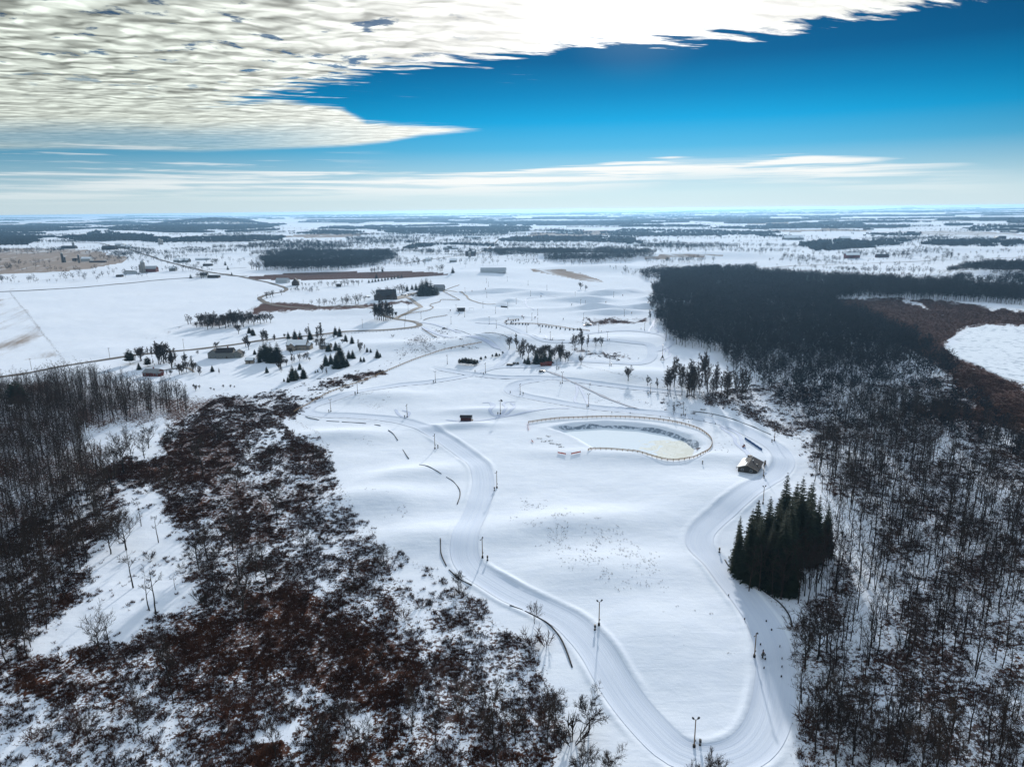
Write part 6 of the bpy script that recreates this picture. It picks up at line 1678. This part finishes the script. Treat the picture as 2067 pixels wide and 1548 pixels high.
house(264, 553, -.4, [(0, 0, 10, 26, 4, 6.5, True), (-14, 6, 8, 16, 3.5, 5.5, True)], 'pair of low grey barns left of the big silo', 'barn', wall='steel', roof='metal', wins=False, name='low_barn')
house(242, 559, 0, [(0, 0, 7, 11, 2.5, 4, True)], 'small dark shed at the left of the silo farm', 'shed', wall='wood_dark', roof='charcoal', wins=False, name='farm_shed')
house(176, 527, 0, [(0, 0, 16, 24, 6, 10, True)], 'round shouldered grey barn by the twin silos', 'barn', wall='steel', roof='steel', wins=False, snow='both', name='barn')
house(152, 527, 0, [(0, 0, 8, 10, 4, 7, True)], 'small barn between the two dark silos', 'barn', wall='wood_dark', roof='charcoal', wins=False, name='small_barn')
house(198, 530, 0, [(0, 0, 7, 40, 2.5, 4.2, True)], 'long low dark sheds right of the twin silos', 'shed', wall='wood_dark', roof='charcoal', wins=False, name='long_shed')
house(368, 529, -.1, [(0, 0, 14, 38, 5, 9, True), (0, -10, 9, 14, 4, 7, False)], 'wide grey farm buildings beyond the straight road', 'barn', wall='greywall', roof='steel', wins=False, snow='both', name='farm_building')
house(410, 525, 0, [(0, 0, 9, 36, 3, 5, True)], 'long low shed right of the wide farm buildings', 'shed', wall='steel', roof='steel', wins=False, snow='both', name='long_shed')
house(420, 537, 0, [(0, 0, 8, 20, 3, 5, True)], 'dark bungalow in the garden row of the straight road', wall='wood_dark', roof='charcoal', wins=False, name='bungalow')
house(950, 517, 0, [(0, 0, 14, 26, 7, 12, True)], 'dark red barn beside the far single silo', 'barn', wall='maroon', roof='charcoal', wins=False, name='barn')
house(915, 529, 0, [(0, 0, 11, 16, 4, 8, True)], 'far house among bare trees left of the long metal shed', wall='greywall', roof='steel', wins=False, snow='both')
house(865, 527, 0, [(0, 0, 10, 15, 4, 7, True)], 'far house behind bare trees beyond the creek', wall='whitewall', roof='steel', wins=False, snow='both')
house(1719, 521, 0, [(0, 0, 13, 32, 7, 12, True)], 'bright red barn with a snowy roof at the far right farm', 'barn', wall='red', roof='steel', wins=False, snow='both', name='barn')
house(1780, 520, 0, [(0, 0, 10, 28, 5, 8, True)], 'dark red low barn right of the bright red barn', 'barn', wall='maroon', roof='charcoal', wins=False, name='low_barn')
house(1600, 484, 0, [(0, 0, 25, 70, 7, 16, True)], 'large snow roofed barn far on the right', 'barn', wall='greywall', roof='steel', wins=False, snow='both', name='barn')
house(1705, 484, 0, [(0, 0, 18, 36, 6, 12, True)], 'far house with a white roof left of the far right silo', wall='greywall', roof='steel', wins=False, snow='both')
house(222, 504, 0, [(0, 0, 20, 44, 7, 13, True)], 'large dark barn of the farm before the left wood', 'barn', wall='wood_dark', roof='charcoal', wins=False, name='barn')
house(140, 502, 0, [(0, 0, 16, 50, 6, 10, True)], 'long dark barn beside the single silo before the left wood', 'barn', wall='wood_dark', roof='charcoal', wins=False, name='barn')
house(262, 502, 0, [(0, 0, 12, 22, 4, 7, True)], 'pale low building right of the farm before the left wood', 'shed', wall='whitewall', roof='steel', wins=False, snow='both', name='farm_shed')

FB = random.Random(5)
for i in range(26):                                               # farms scattered over the far fields
    fx, fy = FB.uniform(20, 2050), FB.uniform(452, 512)
    if 1300 < fx < 1500 and fy > 500: continue
    for k in range(FB.randint(1, 3)):
        house(fx + k * FB.uniform(7, 13), fy + FB.uniform(-.6, .8), FB.uniform(-.4, .4), [(0, 0, FB.uniform(9, 16), FB.uniform(14, 38), FB.uniform(3, 6), FB.uniform(7, 11), FB.random() < .7)], 'tiny far farm building among the snowy fields', 'farm building', wall=FB.choice(['whitewall', 'greywall', 'maroon', 'wood_dark', 'steel']), roof=FB.choice(['charcoal', 'steel']), wins=False, snow=FB.choice([None, 'both', 'e']), name='farm_building', group='farm buildings scattered over the far fields')

def silo(px, py, top, dia, mat, label):
    g = ground(px, py); H = px_height(g, py - top); r = dia / 2
    root = empty('silo', g); tag(root, label, 'silo')
    MB().lathe([(r, -1), (r, H - r * .9)], n=24).build('shaft', M[mat], root, None, 0, True)
    MB().lathe([(r * 1.04, H - r * .95), (r * 1.02, H - r * .75), (r * .8, H - r * .35), (r * .42, H - .1 * r), (.02, H)], n=24).build('dome', M['steel'], root, None, 0, True)
    MB().box((0, -r - .3, H / 2 - r * .4), (1.0, .7, H - r)).build('chute', M['metal'], root)
    b = MB()
    for k in range(1, 8): b.lathe([(r + .05, H * k / 9), (r + .05, H * k / 9 + .25)], n=24)
    b.build('hoops', M['metal'], root)
silo(290, 551, 526, 8.5, 'concrete', 'big pale silo with a white dome at the left farm')
silo(284.5, 550, 533, 6, 'concrete', 'shorter silo hugging the big pale silo')
silo(127, 530, 510, 5.5, 'lamp', 'left dark silo of the pair in the stubble field')
silo(131.5, 530, 517.5, 4.5, 'lamp', 'stubby dark silo leaning against the left dark silo')
silo(160, 531, 513.5, 4.5, 'lamp', 'right dark silo of the pair in the stubble field')
silo(149, 501, 488, 8, 'metal', 'single silo of the farm before the left wood')
silo(322.5, 494, 481.5, 9, 'concrete', 'left of two pale silos before the long tree belt')
silo(327.5, 494, 483, 8, 'concrete', 'right of two pale silos before the long tree belt')
silo(948, 520, 508, 6, 'concrete', 'far single silo in front of the dark red barn')
silo(1815, 477, 465, 9, 'metal', 'far silo standing alone in the right fields')

# signs, machines and parked cars
g = ground(799, 638); o = empty('notice_kiosk', g, .2); tag(o, 'dark roofed notice kiosk at the lodge gate', 'kiosk')
MB().box((0, 0, 2.4), (2.4, .5, 2.6)).build('panel', M['wood_dark'], o)
for x in (-1.1, 1.1): MB().box((x, 0, 1.6), (.25, .3, 4.0)).build('post', M['wood_dark'], o)
r_ = MB(); gable(r_, 1.6, 3.0, 3.8, 4.5, .3); r_.v = [(y, x, z) for x, y, z in r_.v]; r_.build('roof', M['charcoal'], o)
g = ground(951.5, 627); o = empty('start_gate', g); tag(o, 'white start gate frame right of the black hut', 'gate frame')
for x in (-2.6, 2.6): MB().box((x, 0, 1.4), (.25, .25, 3.0)).build('post', M['whitewall'], o)
MB().box((0, 0, 2.9), (5.6, .2, .35)).build('crossbeam', M['whitewall'], o)

def make_car():
    root = empty('parked_car')
    b = MB().prism([(-2.2, .35), (2.2, .35), (2.25, .8), (1.2, 1.0), (.7, 1.5), (-1.3, 1.55), (-2.0, 1.0), (-2.25, .9)], -.88, .88); b.build('body', M['carpaint'], root)
    c = MB().prism([(-1.75, 1.05), (1.05, 1.05), (.66, 1.46), (-1.28, 1.5)], -.9, .9); c.build('window', M['glass'], root)
    for x in (-1.4, 1.4):
        for y in (-.8, .8):
            w = MB().bar((x, y - .12, .34), (x, y + .12, .34), .34, .34, 12).build('wheel', M['black'], root)
            MB().bar((x, y - .13 if y < 0 else y + .10, .34), (x, y - .10 if y < 0 else y + .13, .34), .18, .18, 10).build('rim', M['metal'], w)
    for y in (-.6, .6): MB().box((2.2, y, .72), (.08, .35, .16)).build('headlight', M['whitewall'], root)
    return root
CAR = {'car': make_car()}
for x, y, l, g_ in [(1028, 738, 'leftmost dark vehicle parked below the dark clump', None), (1033, 738, 'dark vehicle second from the left below the dark clump', None), (1038, 735, 'third dark vehicle below the dark clump', None), (1045, 735, 'rightmost dark vehicle below the dark clump', None), (740, 600, 'dark car at the left end of the lodge', None), (745, 601, 'dark car left of the lodge, second from the left', None), (820, 597, 'dark car on the lodge car park', 'cars on the lodge car park'), (825, 595, 'dark car on the lodge car park', 'cars on the lodge car park'), (831, 595, 'dark car on the lodge car park', 'cars on the lodge car park'), (834, 597.5, 'dark car on the lodge car park', 'cars on the lodge car park'), (812, 596, 'dark car on the lodge car park', 'cars on the lodge car park'), (897, 664, 'dark vehicle at the end of the winding pipe', None), (1094, 751, 'dark vehicle alone beside the worn path', None)]:
    place('car', CAR, ground(x, y), rnd.uniform(-.3, .3) + rnd.choice([0, 1.4]), l, 'vehicle', g_)
g = ground(1186, 657); o = empty('snow_groomer', g, .2); tag(o, 'white and red snow groomer parked below the red brown reed strip', 'snow groomer')
MB().prism([(-2.2, .9), (2.6, .9), (2.6, 1.6), (1.0, 1.7), (.8, 2.9), (-.9, 2.9), (-1.0, 1.7), (-2.2, 1.6)], -1.2, 1.2).build('body', M['whitewall'], o)
MB().prism([(-.7, 1.8), (.85, 1.8), (.72, 2.75), (-.7, 2.75)], -1.22, 1.22).build('window', M['glass'], o)
for s in (-1.75, 1.75): MB().prism([(-2.4, .1), (2.4, .1), (2.8, .6), (2.4, 1.0), (-2.4, 1.0), (-2.8, .6)], s - .5, s + .5).build('track', M['black'], o)
MB().box((3.7, 0, .7), (.25, 4.4, 1.2)).build('blade', M['redpaint'], o)
MB().box((-3.4, 0, .5), (1.0, 4.4, .6)).build('tiller', M['redpaint'], o)
for x, y, l in [(1013, 618, 'dark timber landing wall at the foot of the snow pile'),]:
    a, b = ground(1011, 615), ground(1024, 621); d = b - a
    o = empty('timber_wall', a); tag(o, l, 'retaining wall')
    m = MB()
    for k in range(4): m.box((d.x / 2, d.y / 2, .25 + k * .42), (math.hypot(d.x, d.y) - .06 * k, .35, .40), math.atan2(d.y, d.x))
    m.build('timbers', M['wood_dark'], o)
    for f in (.1, .5, .9): MB().box((d.x * f, d.y * f - .3, .8), (.25, .2, 1.9)).build('post', M['wood_dark'], o)
# culvert box at the right end of the pond
g = ground(1412, 905); g.z = -2.9; o = empty('outlet_box', g, .4); tag(o, 'brown timber outlet box at the right end of the pond', 'outlet')
for k in range(4): MB().box((k * .9 - 1.4, 0, .9), (.3, .5, 2.0)).build('post', M['red'], o)
MB().box((0, .1, 1.8), (3.6, .3, .3)).build('beam', M['wood_dark'], o)

# ------------------------------------------------------------------ haze: the winter air over the fields
hm = bpy.data.materials.new('haze'); hm.use_nodes = True
nt = hm.node_tree; nt.nodes.clear()
ho = nt.nodes.new('ShaderNodeOutputMaterial'); hv = nt.nodes.new('ShaderNodeVolumePrincipled')
hv.inputs['Color'].default_value = (.36, .65, 1.0, 1); hv.inputs['Density'].default_value = 5.0e-5
hv.inputs['Anisotropy'].default_value = .5
nt.links.new(hv.outputs[0], ho.inputs['Volume'])
zmin = -60.0
o = MB().box((0, 0, (zmin + 119.0) / 2), (66000, 66000, 119.0 - zmin)).build('haze', hm); tag(o, kind='stuff')
